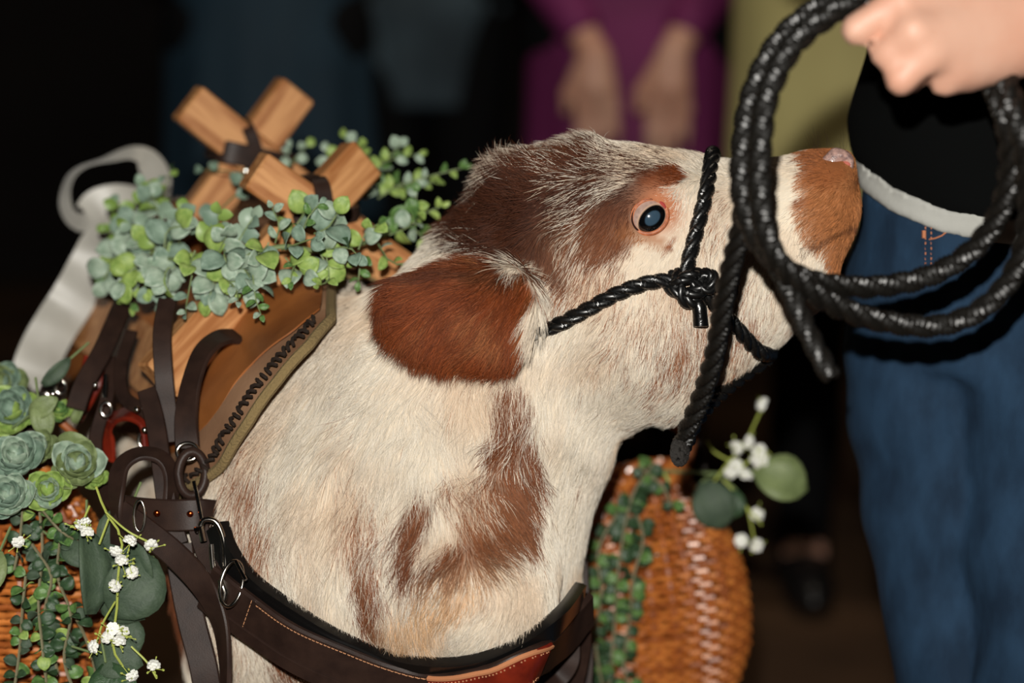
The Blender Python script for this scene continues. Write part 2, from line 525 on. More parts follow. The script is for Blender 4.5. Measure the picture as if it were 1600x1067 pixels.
def coat(C):
    """camera-frame points -> chance that a hair is dark (n), colour it then takes (n,3)"""
    u = C[:, 0] / C[:, 2] * 0 + C[:, 0] / 2.05 * FPX + 800         # lengths on the calf, not in the picture
    v = -C[:, 1] / 2.05 * FPX + 533.5
    nz = vnoise(C, 55.0) - 0.5; nz2 = vnoise(C, 140.0, 7.3) - 0.5
    keep = np.ones(len(C)); colr = np.zeros((len(C), 3)); tot = np.full(len(C), 1e-6)
    for (px, py, rx, ry, rot, st, soft, c, dw) in PATCH:
        a = R(rot); ca, sa = math.cos(a), math.sin(a)
        pu = px; pv = py
        x = (u - pu) * ca - (v - pv) * sa; y = (u - pu) * sa + (v - pv) * ca
        r = np.sqrt((x / rx) ** 2 + (y / ry) ** 2) + nz * 0.45 + nz2 * 0.30
        k = np.clip((1 + soft - r) / (2 * soft), 0, 1); k = k * k * (3 - 2 * k) * st
        k = k * ((C[:, 2] > dw[0]) & (C[:, 2] < dw[1]))
        keep *= 1 - k
        colr += c * k[:, None]; tot += k
    # the ear: rust all over, darker along its folds
    em = np.clip((.0050 - ear_f(C)) / .002, 0, 1) * np.clip((832 + nz * 30 - u) / 14, 0, 1) * (1 - np.clip((u - 770) / 20, 0, 1) * np.clip((432 + nz * 20 - v) / 12, 0, 1)) * (C[:, 2] < 2.06)
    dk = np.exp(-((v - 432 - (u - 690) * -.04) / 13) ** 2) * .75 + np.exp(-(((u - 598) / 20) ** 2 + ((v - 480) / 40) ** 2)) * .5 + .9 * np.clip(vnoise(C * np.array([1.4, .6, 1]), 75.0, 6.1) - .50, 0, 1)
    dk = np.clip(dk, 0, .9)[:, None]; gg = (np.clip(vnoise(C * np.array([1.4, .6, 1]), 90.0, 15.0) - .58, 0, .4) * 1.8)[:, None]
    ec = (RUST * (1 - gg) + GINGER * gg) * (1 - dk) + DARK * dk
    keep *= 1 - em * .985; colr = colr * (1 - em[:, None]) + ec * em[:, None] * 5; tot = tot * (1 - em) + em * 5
    # the closed mouth: a dark crease across the muzzle
    ml = np.full(len(C), 99.0)
    for (ax_, ay_), (bx_, by_) in zip(MOUTH[:-1], MOUTH[1:]):
        ex_, ey_ = bx_ - ax_, by_ - ay_; t_ = np.clip(((u - ax_) * ex_ + (v - ay_) * ey_) / (ex_ ** 2 + ey_ ** 2), 0, 1)
        ml = np.minimum(ml, np.hypot(u - ax_ - t_ * ex_, v - ay_ - t_ * ey_))
    k = np.clip((4.2 - ml) / 2.5, 0, 1) * .85
    keep *= 1 - k; colr += DARK * k[:, None] * 3; tot += k * 3
    st_n = vnoise(C * np.array([1.0, .22, 1.0]), 95.0, 3.3) * .55 + vnoise(C * np.array([1.0, .25, 1.0]), 210.0, 8.8) * .45
    k = np.clip((st_n - .50) * 4.0, 0, 1) * .40 * np.clip((v - 380) / 90, 0, 1) * (.35 + .65 * np.clip((u - 950) / 80, 0, 1) + .5 * np.clip((v - 680) / 100, 0, .7)) * (C[:, 2] < 2.7)
    keep *= 1 - k; colr += ROAN * k[:, None]; tot += k
    return 1 - keep, colr / tot[:, None]

print('calf field...')
lo = np.array([-.62, -.62, 1.90]); hi = np.array([.305, .20, 3.12])
V, Fq = surface_nets(calf_field, lo, hi, 0.0050)
Fq = Fq[:, ::-1].copy()
Wv = to_world(V)
print('calf verts', len(V))
calf = thing('calf', 'cream and rust roan calf in harness, nose raised to the person in jeans', 'calf', tuple(WITH))
me = bpy.data.meshes.new('body')
me.from_pydata([tuple(p) for p in Wv], [], [tuple(map(int, q)) for q in Fq])
me.polygons.foreach_set('use_smooth', [True] * len(me.polygons))
pr, cc = coat(V)
# bare skin round the eye
def near(C, p, r): return np.exp(-(np.linalg.norm(C - p, axis=1) / r) ** 2)
basec = CREAM * (1 - pr[:, None]) + cc * pr[:, None]
skin = np.clip(near(V, cf(1032, 326, 2.0), .019) * 1.5, 0, 1)
basec = basec * (1 - skin[:, None]) + np.array(lin(188, 120, 84)[:3]) * skin[:, None]
att = me.attributes.new('col', 'FLOAT_COLOR', 'POINT')
att.data.foreach_set('color', np.concatenate([basec * 0.9, np.ones((len(V), 1))], 1).ravel())
hide_mat = material('calf_skin', (1, 1, 1, 1), rough=.75, attr='col', spec=.2)
me.materials.append(hide_mat)
body = link(me, 'body', calf)
tris = np.concatenate([Fq[:, [0, 1, 2]], Fq[:, [0, 2, 3]]])
BVH = BVHTree.FromPolygons([tuple(p) for p in Wv], [tuple(map(int, q)) for q in Fq])

def hit(px, py, off=0.0, default=2.1):
    """first point of the calf seen through picture point (px, py), lifted off along the normal"""
    o = Vector(CAM); d = (at(px, py, 2.0) - o).normalized()
    p, n, i, dist = BVH.ray_cast(o, d)
    if p is None:
        q = at(px, py, default)
        p, n, i, dist = BVH.find_nearest(q)
        n = (q - p).normalized()
        return p + n * off, n
    if n.dot(d) > 0: n = -n
    return p + n * off, n

def nearest(q, off=0.0):
    p, n, i, dist = BVH.find_nearest(Vector(q))
    return p + n * off, n

# ---- fur: one object of curves (nobody could count it)
A_, B_, C_ = Wv[tris[:, 0]], Wv[tris[:, 1]], Wv[tris[:, 2]]
NRM = np.cross(B_ - A_, C_ - A_); area = np.linalg.norm(NRM, axis=1) / 2; NRM /= (np.linalg.norm(NRM, axis=1)[:, None] + 1e-12)
cen = (A_ + B_ + C_) / 3; cenc = to_cf(cen)
view = (CAM - cen); view /= np.linalg.norm(view, axis=1)[:, None]
facing = np.einsum('ij,ij->i', view, NRM)
pu = cenc[:, 0] / cenc[:, 2] * FPX + 800; pv = -cenc[:, 1] / cenc[:, 2] * FPX + 533.5
dens = np.ones(len(tris)) * 0.25
dens[facing > -0.35] = 3.0
front = (facing > -0.35) & (pu > 560) & (cenc[:, 2] < 2.3)
dens[front] = 5.0
dens[(facing > -0.35) & (pu > 880) & (pv < 700)] = 6.5
dens[(facing > -0.35) & (pu > 1235)] = 9.0
dens[pv > 1180] *= 0.25
dens[cenc[:, 2] > 2.5] *= 0.3
NF = 330000
pw = dens * area; cdf = np.cumsum(pw) / pw.sum()
ti = np.searchsorted(cdf, rng.random(NF))
r1 = np.sqrt(rng.random(NF)); r2 = rng.random(NF)
root = A_[ti] * (1 - r1)[:, None] + B_[ti] * (r1 * (1 - r2))[:, None] + C_[ti] * (r1 * r2)[:, None]
# smooth vertex normals
VN = np.zeros_like(Wv); fn = np.cross(B_ - A_, C_ - A_)
for k in range(3): np.add.at(VN, tris[:, k], fn)
VN /= (np.linalg.norm(VN, axis=1)[:, None] + 1e-12)
nr = VN[tris[ti, 0]] * (1 - r1)[:, None] + VN[tris[ti, 1]] * (r1 * (1 - r2))[:, None] + VN[tris[ti, 2]] * (r1 * r2)[:, None]
nr /= (np.linalg.norm(nr, axis=1)[:, None] + 1e-12)
rc = to_cf(root)
U = rc[:, 0] / 2.05 * FPX + 800; Vv = -rc[:, 1] / 2.05 * FPX + 533.5
# guides: where, which way the hair lies (picture x right, y down, depth), length mm, lift
G = np.array([
    # u, v, dx, dy, dz, len, lift
    (1320, 260, -.8, -.2, 0, 3.5, .5), (1290, 330, -.7, .6, 0, 6.5, .5), (1325, 330, -.5, .7, 0, 6, .6), (1310, 420, -.4, .8, 0, 7, .35), (1240, 300, -.9, .35, 0, 7, .2),
    (1240, 240, -1, -.1, 0, 8, .35), (1180, 330, -.7, .7, 0, 10, .2), (1180, 250, -1, -.1, 0, 10, .35), (1110, 250, -.9, -.3, 0, 13, .5),
    (1080, 320, -.4, .9, 0, 9, .2), (1050, 255, -1, .1, 0, 12, .35), (1000, 240, -1, .0, 0, 14, .35), (930, 235, -.5, -.7, 0, 20, .9),
    (960, 270, -1, .15, 0, 14, .3), (1013, 300, -.8, -.2, 0, 7, .2), (1013, 385, -.5, .8, 0, 7, .15), (950, 360, -.4, .9, 0, 12, .2),
    (880, 250, -.7, -.5, 0, 20, .6), (880, 320, -.8, .4, 0, 20, .45), (830, 290, -.8, -.5, 0, 24, 1.0), (790, 320, -.8, -.5, 0, 25, 1.0),
    (760, 350, -.8, -.4, 0, 25, 1.0), (800, 370, -.8, .2, 0, 20, .6), (850, 400, -.3, 1, 0, 14, .3), (900, 440, -.35, 1, 0, 16, .2),
    (1000, 450, -.3, 1, 0, 14, .15), (1100, 420, -.2, 1, 0, 15, .2), (1190, 450, -.1, 1, 0, 15, .25), (1250, 400, -.3, 1, 0, 9, .2),
    (1050, 560, -.3, 1, 0, 18, .2), (1150, 560, -.2, 1, 0, 18, .3), (1000, 650, -.5, 1, 0, 15, .2), (1100, 610, -.4, .9, 0, 16, .3),
    (640, 440, -.9, .2, 0, 14, .15), (700, 440, -.9, .25, 0, 14, .15), (600, 490, -.9, .5, 0, 14, .15), (650, 560, -.5, 1, 0, 15, .2), (740, 500, -.6, .8, 0, 14, .15),
    (790, 540, -.2, 1, 0, 16, .2), (810, 440, -.5, .6, 0, 14, .3),
    (880, 600, -.35, 1, 0, 18, .26), (700, 640, -.25, 1, 0, 26, .2), (550, 560, -.3, 1, 0, 30, .25), (450, 650, -.35, 1, 0, 28, .25),
    (620, 760, -.12, 1, 0, 30, .2), (480, 800, -.15, 1, 0, 30, .2), (380, 760, -.3, 1, 0, 28, .2), (800, 720, -.25, 1, 0, 24, .2),
    (900, 690, -.6, .9, 0, 16, .34), (920, 760, -.6, .9, 0, 14, .2), (860, 860, -.3, 1, 0, 14, .15), (760, 840, .5, .6, 0, 20, .4), (700, 860, -.5, .8, 0, 18, .3),
    (640, 900, -.15, 1, 0, 24, .2), (740, 950, -.4, .8, 0, 14, .1), (850, 960, .1, 1, 0, 26, .3), (560, 950, -.05, 1, 0, 26, .2), (450, 950, 0, 1, 0, 24, .2),
    (260, 950, -.1, 1, 0, 24, .2), (430, 1100, 0, 1, 0, 20, .2), (700, 1100, 0, 1, 0, 20, .2), (850, 1060, 0, 1, 0, 14, .2),
    (520, 480, -.3, .9, 0, 24, .25), (300, 500, -.5, .9, .3, 22, .2),
])
gd = np.zeros((NF, 3)); gl = np.zeros(NF); gf = np.zeros(NF); gw = np.zeros(NF)
for g in G:
    w = 1 / (((U - g[0]) ** 2 + (Vv - g[1]) ** 2) / 900 + 0.5) ** 2
    gd += w[:, None] * np.array([g[2], -g[3], g[4]]); gl += w * g[5]; gf += w * g[6]; gw += w
gd /= gw[:, None]; gl = gl / gw / 1000; gf /= gw
gd = gd @ M3
# ridge behind the picture plane: hair on the far half simply follows on
q = rc
earm = np.clip((.004 - ear_f(rc)) / .002, 0, 1) * (rc[:, 2] < 2.05)
gl = gl + earm * np.clip(.0205 - gl, 0, 1); gf = gf + earm * .12
n1_ = np.stack([vnoise(q, 38, 3.1), vnoise(q, 38, 9.7), vnoise(q, 38, 17.3)], 1) - .5
n2_ = np.stack([vnoise(q, 150, 23.1), vnoise(q, 150, 29.7), vnoise(q, 150, 37.3)], 1) - .5
shaggy = np.clip(gl / .025, .2, 1)[:, None]
gd = gd / (np.linalg.norm(gd, axis=1)[:, None] + 1e-9) + n1_ * .9 * shaggy + n2_ * .9 * shaggy + rng.normal(0, .12, (NF, 3))
gd -= nr * np.einsum('ij,ij->i', gd, nr)[:, None]
gd /= (np.linalg.norm(gd, axis=1)[:, None] + 1e-9)
lift = gf * (0.7 + 0.6 * rng.random(NF))
ln = gl * (0.65 + 0.6 * rng.random(NF))
# keep hair short where leather, the eye or nostrils lie on the skin
ln *= 1 - .85 * np.clip(near(rc, cf(1022, 334, 2.0), .019) * 1.45, 0, 1)
ln *= 1 - .9 * np.clip(near(rc, cf(1310, 244, 2.03), .010) * 1.6, 0, 1)
pts4 = []
side = np.cross(nr, gd)
curl = rng.normal(0, .12, NF)[:, None]
for t in (0, .33, .66, 1.0):
    pts4.append(root + ln[:, None] * (gd * t + nr * (lift * t * (1 - .35 * t))[:, None] + side * curl * t * t) - nr * .0005 + np.array([0, 0, -1]) * (ln * .06 * t * t)[:, None])
P4 = np.stack(pts4, 1).reshape(-1, 3)
prb, pc = coat(rc)
clump = vnoise(root, 260, 5.0) * .6 + vnoise(root, 90, 8.0) * .4
isd = (clump * .34 + rng.random(NF) * .66) < (prb * 1.08 - .04)
br = rng.random(NF)[:, None]
light_c = CREAM * (1 - br) + PALE * br
tone = np.clip((vnoise(root, 30, 41.0) - .45) * 1.2, 0, .5)[:, None]
light_c = (light_c * (1 - tone) + TAN * tone) * (1 - .42 * rng.random(NF) ** 2)[:, None]
dark_c = pc * (0.55 + .95 * rng.random(NF) ** 1.3)[:, None]
hc_col = np.where(isd[:, None], dark_c, light_c)
# ear: darker along its rim and folds
fur = bpy.data.hair_curves.new('fur')
fur.add_curves([4] * NF)
fur.attributes['position'].data.foreach_set('vector', P4.astype(np.float32).ravel())
ra = fur.attributes.get('radius') or fur.attributes.new('radius', 'FLOAT', 'POINT')
base_r = np.where(gl < .006, .00012, .00016)
rad = base_r[:, None] * np.array([1.0, .95, .7, .12])[None]
ra.data.foreach_set('value', rad.astype(np.float32).ravel())
ca = fur.attributes.new('col', 'FLOAT_COLOR', 'CURVE')
ca.data.foreach_set('color', np.concatenate([hc_col, np.ones((NF, 1))], 1).astype(np.float32).ravel())
fur.materials.append(material('fur', (1, 1, 1, 1), rough=.55, attr='col', spec=.25))
fur_o = link(fur, 'fur', calf, kind='stuff')
# ------------------------------------------------------------------ eye, nose, whiskers
def vcol_mesh(o, cols):
    a = o.data.attributes.new('col', 'FLOAT_COLOR', 'POINT')
    a.data.foreach_set('color', np.concatenate([cols, np.ones((len(cols), 1))], 1).ravel())

EYE, EN = hit(1014, 341)
EYE = Vector(at(1014, 341, 2.0)); 
ed = to_cf(hit(992, 348)[0])[2]
EC = Vector(at(1014, 339, ed + .0065))
eb = MB().ball(EC, .0172, n=180)
eye = eb.build('eyeball', material('eye_wet', (1, 1, 1, 1), rough=.08, attr='col', coat=.8, spec=.7), calf)
ev = to_cf(np.array(eb.v)) - to_cf(EC)
ev /= np.linalg.norm(ev, axis=1)[:, None]
def ell2(dx, dy, cx, cy, a, b, rot):
    c, s = math.cos(R(rot)), math.sin(R(rot))
    x = (dx - cx) * c + (dy - cy) * s; y = -(dx - cx) * s + (dy - cy) * c
    return np.sqrt((x / a) ** 2 + (y / b) ** 2)
front_ = ev[:, 2] < 0
r1_ = ell2(ev[:, 0], ev[:, 1], .10, -.14, .78, .54, 48)
r2_ = ell2(ev[:, 0], ev[:, 1], .12, -.10, .42, .29, 44)
def st(x, a, b): return np.clip((x - a) / (b - a), 0, 1)[:, None]
cl = np.array(lin(178, 150, 138)[:3]) * (0.8 + .4 * vnoise(np.array(eb.v), 500)[:, None])
cl = cl * st(r1_, 1.04, 1.16) + np.array(lin(205, 170, 145)[:3]) * (1 - st(r1_, 1.04, 1.16))
cl = cl * st(r1_, .95, 1.04) + np.array(lin(9, 9, 10)[:3]) * (1 - st(r1_, .95, 1.04))
cl = cl * st(r2_, .92, 1.08) + np.array(lin(52, 72, 88)[:3]) * (1 - st(r2_, .92, 1.08))
cl = np.where(front_[:, None], cl, np.array(lin(150, 110, 100)[:3]))
vcol_mesh(eye, cl)
eye['label'] = 'dark eye with bluish pupil and pale rim'

def lid_ring(a, b, rot, r, depth, a0=0, a1=360, cx=0, cy=0, n=48, closed=True):
    P_ = []
    for k in range(n + (0 if closed else 1)):
        t = R(a0 + (a1 - a0) * k / n)
        x = a * math.cos(t); y = b * math.sin(t); c, s = math.cos(R(rot)), math.sin(R(rot))
        X = cx + x * c - y * s; Y = cy + x * s + y * c
        rr = math.hypot(X, Y)
        z = -math.sqrt(max(.0172 ** 2 - min(rr, .0168) ** 2, 0)) + depth
        P_.append(Vector(to_world(to_cf(EC) + np.array([X, Y, z]))))
    return P_
skin_m = material('lid_skin', lin(196, 118, 76), rough=.5, sss=.05, bump=(900, .3, .001), noise=(240, lin(150, 82, 52)))
MB().tube(lid_ring(.0152, .0136, 35, 0, -.0002), .0021, n=10, closed=True).build('eyelid', skin_m, calf)
o = MB().tube(lid_ring(.0176, .0160, 35, 0, .0030), .0030, n=10, closed=True).build('eyelid_fold', skin_m, calf)
o['label'] = 'orange pink skin fold around the eye'
lash_m = material('lash_line', lin(38, 20, 16), rough=.35)
MB().tube(lid_ring(.0150, .0138, 35, 0, -.0016, 20, 200, closed=False, n=26), [.0003] + [.0009] * 25 + [.0003], n=6).build('lash_line', lash_m, calf)
MB().tube([at(985, 336, ed - .001), at(992, 322, ed - .001), at(1004, 311, ed - .002), at(1020, 303, ed - .001)], [.0006, .0018, .0018, .0004], n=6).build('brow_crease', lash_m, calf)
pk = material('tear_duct', lin(170, 70, 66), rough=.2)
MB().tube(lid_ring(.0146, .0132, 35, 0, -.0018, -10, 30, closed=False, n=8), [.0004, .001, .0014, .0016, .0016, .0014, .001, .0008, .0003], n=6).build('tear_duct', pk, calf)

# nose pad with its nostril: a soft leathery rim and a pink opening
nose_m = material('nose_skin', lin(190, 152, 140), rough=.28, noise=(260, lin(112, 90, 88)), bump=(700, .5, .0012), coat=.35)
nd = to_cf(hit(1300, 275)[0])[2]
npos, nn0 = hit(1309, 251)
nb = MB().ball((0, 0, 0), 1.0, n=40)
nx = Vector(RIGHT); nyv = Vector(UP); nz_ = Vector(-FWD)
V_ = []
for v in nb.v:
    x, z, y = v[0], v[1], v[2]
    lump = 1 + .05 * math.sin(x * 5 + y * 3)
    dent = math.exp(-(((x - .30) / .38) ** 2 + ((y + .25) / .42) ** 2))
    V_.append(npos + nx * (.0138 * x * lump + .001) + nyv * (.0112 * y * lump - .0012 * x * x - .0002) - nz_ * .0035 + nz_ * ((.0060 if z > 0 else .006) * z * (1 if z < 0 else 1) - (.0050 * dent if z > 0 else 0)))
nb.v = [tuple(v) for v in V_]
nb.build('nose_pad', nose_m, calf)['label'] = 'bare pinkish grey nose pad'
MB().ball(npos + nx * .0062 - nyv * .0030 + nz_ * (-.0035), .0046, n=16, sq=(1.35, .9, .75)).build('nostril', material('nostril_pink', lin(196, 112, 98), rough=.3, coat=.3), calf)
# bristles on the muzzle and brow
wh = MB()
for k in range(70):
    if k < 22:
        px, py = random.uniform(1266, 1322), 233; p, n = nearest(at(px, py, random.uniform(2.06, 2.10)))
        d = Vector(at(px + random.uniform(-28, 8), py - 40, 2.07)) - Vector(at(px, py, 2.07)); ln_ = random.uniform(.010, .026)
        base = p
    elif k < 52:
        t = random.random(); px, py = 1322 - 84 * t + random.uniform(-5, 5), 352 + 42 * t + random.uniform(-12, 14)
        base, n = hit(px, py); d = Vector(at(px + 40, py - 18, 2.02)) - Vector(at(px, py, 2.05)); ln_ = random.uniform(.006, .013)
    else:
        px, py = random.uniform(1225, 1300), random.uniform(240, 300)
        base, n = hit(px, py); d = Vector(at(px - 30, py + random.uniform(-30, 20), 2.0)) - Vector(at(px, py, 2.05)); ln_ = random.uniform(.006, .014)
    d = d.normalized() + n * .5; d.normalize()
    c = Vector((random.uniform(-.3, .3), 0, random.uniform(-.2, .3)))
    wh.tube([base, base + d * ln_ * .5, base + (d + c * .4).normalized() * ln_], [.00015, .00011, .00004] if k < 22 else [.00009, .00007, .00003], n=3)
wh.build('bristles', material('bristle', lin(52, 38, 28), rough=.5), calf, kind='stuff')
# ------------------------------------------------------------------ ropes
rope_m = material('black_rope', lin(11, 11, 11), rough=.34, spec=.7)
lead_m = material('lead_rope', lin(17, 15, 12), rough=.38, spec=.62)
def frames(P_):
    P_ = np.array(P_); T = np.gradient(P_, axis=0); T /= np.linalg.norm(T, axis=1)[:, None]
    U_ = np.zeros_like(P_); u = np.cross(T[0], [0.31, .2, .9]); u /= np.linalg.norm(u)
    for i in range(len(P_)):
        u = u - T[i] * (u @ T[i]); u /= np.linalg.norm(u); U_[i] = u
    return T, U_, np.cross(T, U_)
def strand_mesh(P_, U_, W_, s, rad, ph, pitch, rs, yarn, n=14, off=.50, amp=.085):
    """one strand of a laid rope: a helix whose skin carries the twist of its own yarns"""
    a = 2 * math.pi * s / pitch + ph
    c = P_ + (U_ * np.cos(a)[:, None] + W_ * np.sin(a)[:, None]) * rad * off
    T, u, w = frames(c)
    V = []
    ang = 2 * np.pi * np.arange(n) / n
    rr = rs * (1 + amp * np.cos((6 if amp > .1 else 7) * ang[None] + s[:, None] * yarn)) * np.clip(np.minimum(s, s[-1] - s) / .004 + .7, 0, 1)[:, None]
    V = c[:, None] + (u[:, None] * np.cos(ang)[None, :, None] + w[:, None] * np.sin(ang)[None, :, None]) * rr[:, :, None]
    V = V.reshape(-1, 3); m = len(c)
    F = [(i * n + k, i * n + (k + 1) % n, (i + 1) * n + (k + 1) % n, (i + 1) * n + k) for i in range(m - 1) for k in range(n)]
    F.append(tuple(range(n - 1, -1, -1))); F.append(tuple((m - 1) * n + k for k in range(n)))
    return V, F
def rope(parent, pts, rad, mat, strands=3, pitch=None, name='strand', step=.0006, amp=.085):
    L_ = path_len(smooth_path(pts, 60)); m = int(L_ / step)
    P_ = smooth_path(pts, m); s = np.linspace(0, L_, m)
    T, U_, W_ = frames(P_)
    pitch = pitch or rad * 6.5
    for k in range(strands):
        V, F = strand_mesh(P_, U_, W_, s, rad, 2 * math.pi * k / strands, pitch, rad * (.58 if strands == 3 else .50), -2 * math.pi / (rad * .42), off=.48 if strands == 3 else .52, amp=amp)
        MB().add(V, F).build(name, mat, parent)

halter = thing('rope_halter', 'black twisted rope halter knotted at the side of the calf\'s face', 'halter', tuple(EYE))
HR = .0062
def H(px, py, off=.0055): return hit(px, py, off)[0]
def NS(px, py, d, off=.0055): return nearest(at(px, py, d), off)[0]
nose = [NS(1116, 250, 2.18), NS(1116, 242, 2.12), NS(1114, 240, 2.085), NS(1112, 246, 2.05), H(1106, 262), H(1098, 300), H(1090, 340), H(1080, 380), H(1070, 415, .007), H(1066, 445, .009)]
rope(halter, nose, HR, rope_m)
far_ = [NS(1116, 250, 2.18), NS(1095, 330, 2.2), NS(1075, 440, 2.2), NS(1110, 500, 2.18), NS(1180, 552, 2.14), NS(1205, 553, 2.09)]
rope(halter, far_, HR, rope_m)
chin = [H(1078, 455, .009), H(1100, 468, .007), H(1125, 490), H(1150, 517, .006), H(1172, 538, .007), NS(1192, 550, 2.05, .008), NS(1205, 553, 2.09)]
rope(halter, chin, HR, rope_m)
crown = [H(1060, 447, .009), H(1030, 441, .006), H(1000, 447), H(960, 462), H(920, 483), H(880, 503), H(852, 514, .003), H(835, 520, .0)]
rope(halter, crown, HR, rope_m)
kc = H(1066, 450, .010)
kt, kn = hit(1066, 450)
ex = Vector(at(1000, 450, 2.0)) - Vector(at(1066, 450, 2.0)); ex.normalize()
ey = Vector(UP)
def kp(x, y, z): return kc + Vector(RIGHT) * x * .001 + ey * y * .001 + kn * z * .001
rope(halter, [kp(-14, 4, -4), kp(-12, -4, 5), kp(-3, -8, 8), kp(8, -5, 8), kp(13, 2, 4), kp(14, 5, -3)], .0060, rope_m)
rope(halter, [kp(-9, 12, -2), kp(-10, 2, 6), kp(-6, -10, 7), kp(2, -15, 5), kp(9, -12, 0)], .0058, rope_m)
rope(halter, [kp(10, 10, -2), kp(2, 7, 8), kp(-8, 3, 9), kp(-13, -3, 3)], .0056, rope_m)
rope(halter, [kp(2, 2, 6), kp(10, -4, 9), kp(16, -3, 9), kp(18, 7, 8), kp(13, 9, 4), kp(9, 1, 3)], .0048, rope_m)
tape = material('whipping_tape', lin(10, 10, 10), rough=.22, spec=.6, bump=(300, .4, .001))
mb = MB().tube([kp(7, -14, 6), kp(8, -18, 6), kp(9, -24, 5), kp(10, -33, 4), kp(10, -34, 4)], [.0050, .0062, .0060, .0064, .0050], n=18)
mb.build('whipped_end', tape, halter)['label'] = 'short taped rope end below the knot'

def W_(px, py, d): return np.array(at(px, py, d))
lead = thing('lead_rope', 'long black twisted lead rope gathered in loops in the fist of the handler', 'rope', tuple(at(1350, 60, 1.74)))
LR = .0084
la = [W_(1345, 2, 1.76), W_(1300, 22, 1.755), W_(1240, 72, 1.75), W_(1200, 150, 1.75), W_(1188, 235, 1.755), W_(1190, 330, 1.76), W_(1210, 400, 1.77), W_(1262, 452, 1.79),
      W_(1330, 488, 1.81), W_(1400, 506, 1.82), W_(1470, 508, 1.82), W_(1535, 482, 1.81), W_(1582, 430, 1.80), W_(1604, 360, 1.78), W_(1606, 280, 1.76), W_(1594, 200, 1.745), W_(1574, 130, 1.76), W_(1548, 70, 1.795), W_(1500, 30, 1.80), W_(1430, 25, 1.785), W_(1350, -6, 1.77)]
rope(lead, la, LR, lead_m, step=.0008, strands=3, amp=.15)
lb = [W_(1340, -10, 1.79), W_(1282, 10, 1.78), W_(1216, 66, 1.775), W_(1174, 150, 1.775), W_(1158, 240, 1.78), W_(1162, 320, 1.785), W_(1192, 388, 1.79), W_(1248, 432, 1.80),
      W_(1318, 448, 1.82), W_(1390, 446, 1.83), W_(1460, 428, 1.83), W_(1522, 388, 1.82), W_(1562, 330, 1.80), W_(1578, 262, 1.78), W_(1572, 190, 1.76), W_(1550, 130, 1.78), W_(1515, 75, 1.815), W_(1460, 45, 1.81), W_(1410, 20, 1.80)]
rope(lead, lb, LR, lead_m, step=.0008, strands=3, amp=.15)
lc = [W_(1162, 300, 1.80), W_(1158, 350, 1.81), W_(1146, 400, 1.83), W_(1134, 450, 1.85), W_(1124, 510, 1.875), W_(1112, 570, 1.90), W_(1092, 630, 1.93), W_(1074, 672, 1.95), W_(1064, 700, 1.96)]
lc = [W_(1176, 200, 1.80), W_(1166, 250, 1.80)] + lc
rope(lead, lc, LR * .92, lead_m, step=.0008, strands=3, amp=.15)
ld = [W_(1185, 330, 1.80), W_(1205, 395, 1.80), W_(1232, 450, 1.79), W_(1256, 505, 1.785), W_(1278, 550, 1.78), W_(1300, 590, 1.775)]
rope(lead, ld, LR * .9, lead_m, step=.0008, strands=3, amp=.15)
le = [W_(1180, 320, 1.80), W_(1215, 392, 1.81), W_(1265, 448, 1.79), W_(1310, 478, 1.785), W_(1338, 494, 1.785)]
# the fuzzy knotted end below the jaw, then on under the chin to the halter
rope(lead, [W_(1064, 700, 1.96), W_(1072, 690, 1.985), W_(1092, 650, 2.01), W_(1130, 610, 2.05), W_(1172, 578, 2.08), W_(1200, 560, 2.09)], LR * .8, lead_m, step=.0008, strands=3, amp=.15)
fz = MB()
c0 = Vector(W_(1062, 706, 1.955))
for k in range(260):
    v = Vector(np.random.default_rng(k).normal(0, 1, 3)); v.normalize()
    v.x *= .75; v.z *= 1.25
    fz.ball(c0 + v * .0085, .0021, n=5)
fz.build('frayed_knot', material('frayed_rope', lin(30, 26, 22), rough=.8), lead, kind='stuff')

# ------------------------------------------------------------------ breast collar
leather = material('dark_leather', lin(50, 35, 29), rough=.44, noise=(60, lin(38, 26, 22)), bump=(900, .18, .0005), spec=.2)
black_pad = material('black_padding', lin(14, 13, 13), rough=.3, spec=.5)
red_lea = material('red_leather', lin(128, 38, 20), rough=.33, noise=(50, lin(92, 24, 14)), coat=.2)
tan_edge = material('cut_leather_edge', lin(196, 130, 90), rough=.6)
thread = material('tan_thread', lin(196, 140, 100), rough=.7)
chrome = material('nickel', lin(205, 198, 188), rough=.14, metal=1.0)
copper = material('copper_rivet', lin(196, 84, 40), rough=.2, metal=1.0)

def surf(pts, off, smoothn=40, default=2.1):
    P_ = []; N_ = []
    for q in pts:
        p, n = hit(q[0], q[1], off, default if len(q) < 3 else q[2])
        P_.append(p); N_.append(n)
    Ps = smooth_path(P_, smoothn); Ns = smooth_path([np.array(n) for n in N_], smoothn)
    Ns /= np.linalg.norm(Ns, axis=1)[:, None]
    return Ps, Ns
collar = thing('breast_collar', 'dark brown stitched leather breast collar curving across the calf\'s chest', 'harness strap', tuple(at(600, 1040, 1.95)))
cp = [(352, 905), (375, 922), (425, 954), (480, 987), (540, 1016), (605, 1037), (680, 1045), (755, 1034), (812, 1010), (858, 975), (890, 940, 2.12)]
Ps, Ns = surf(cp, .018, 70)
view0 = Vector(-FWD)
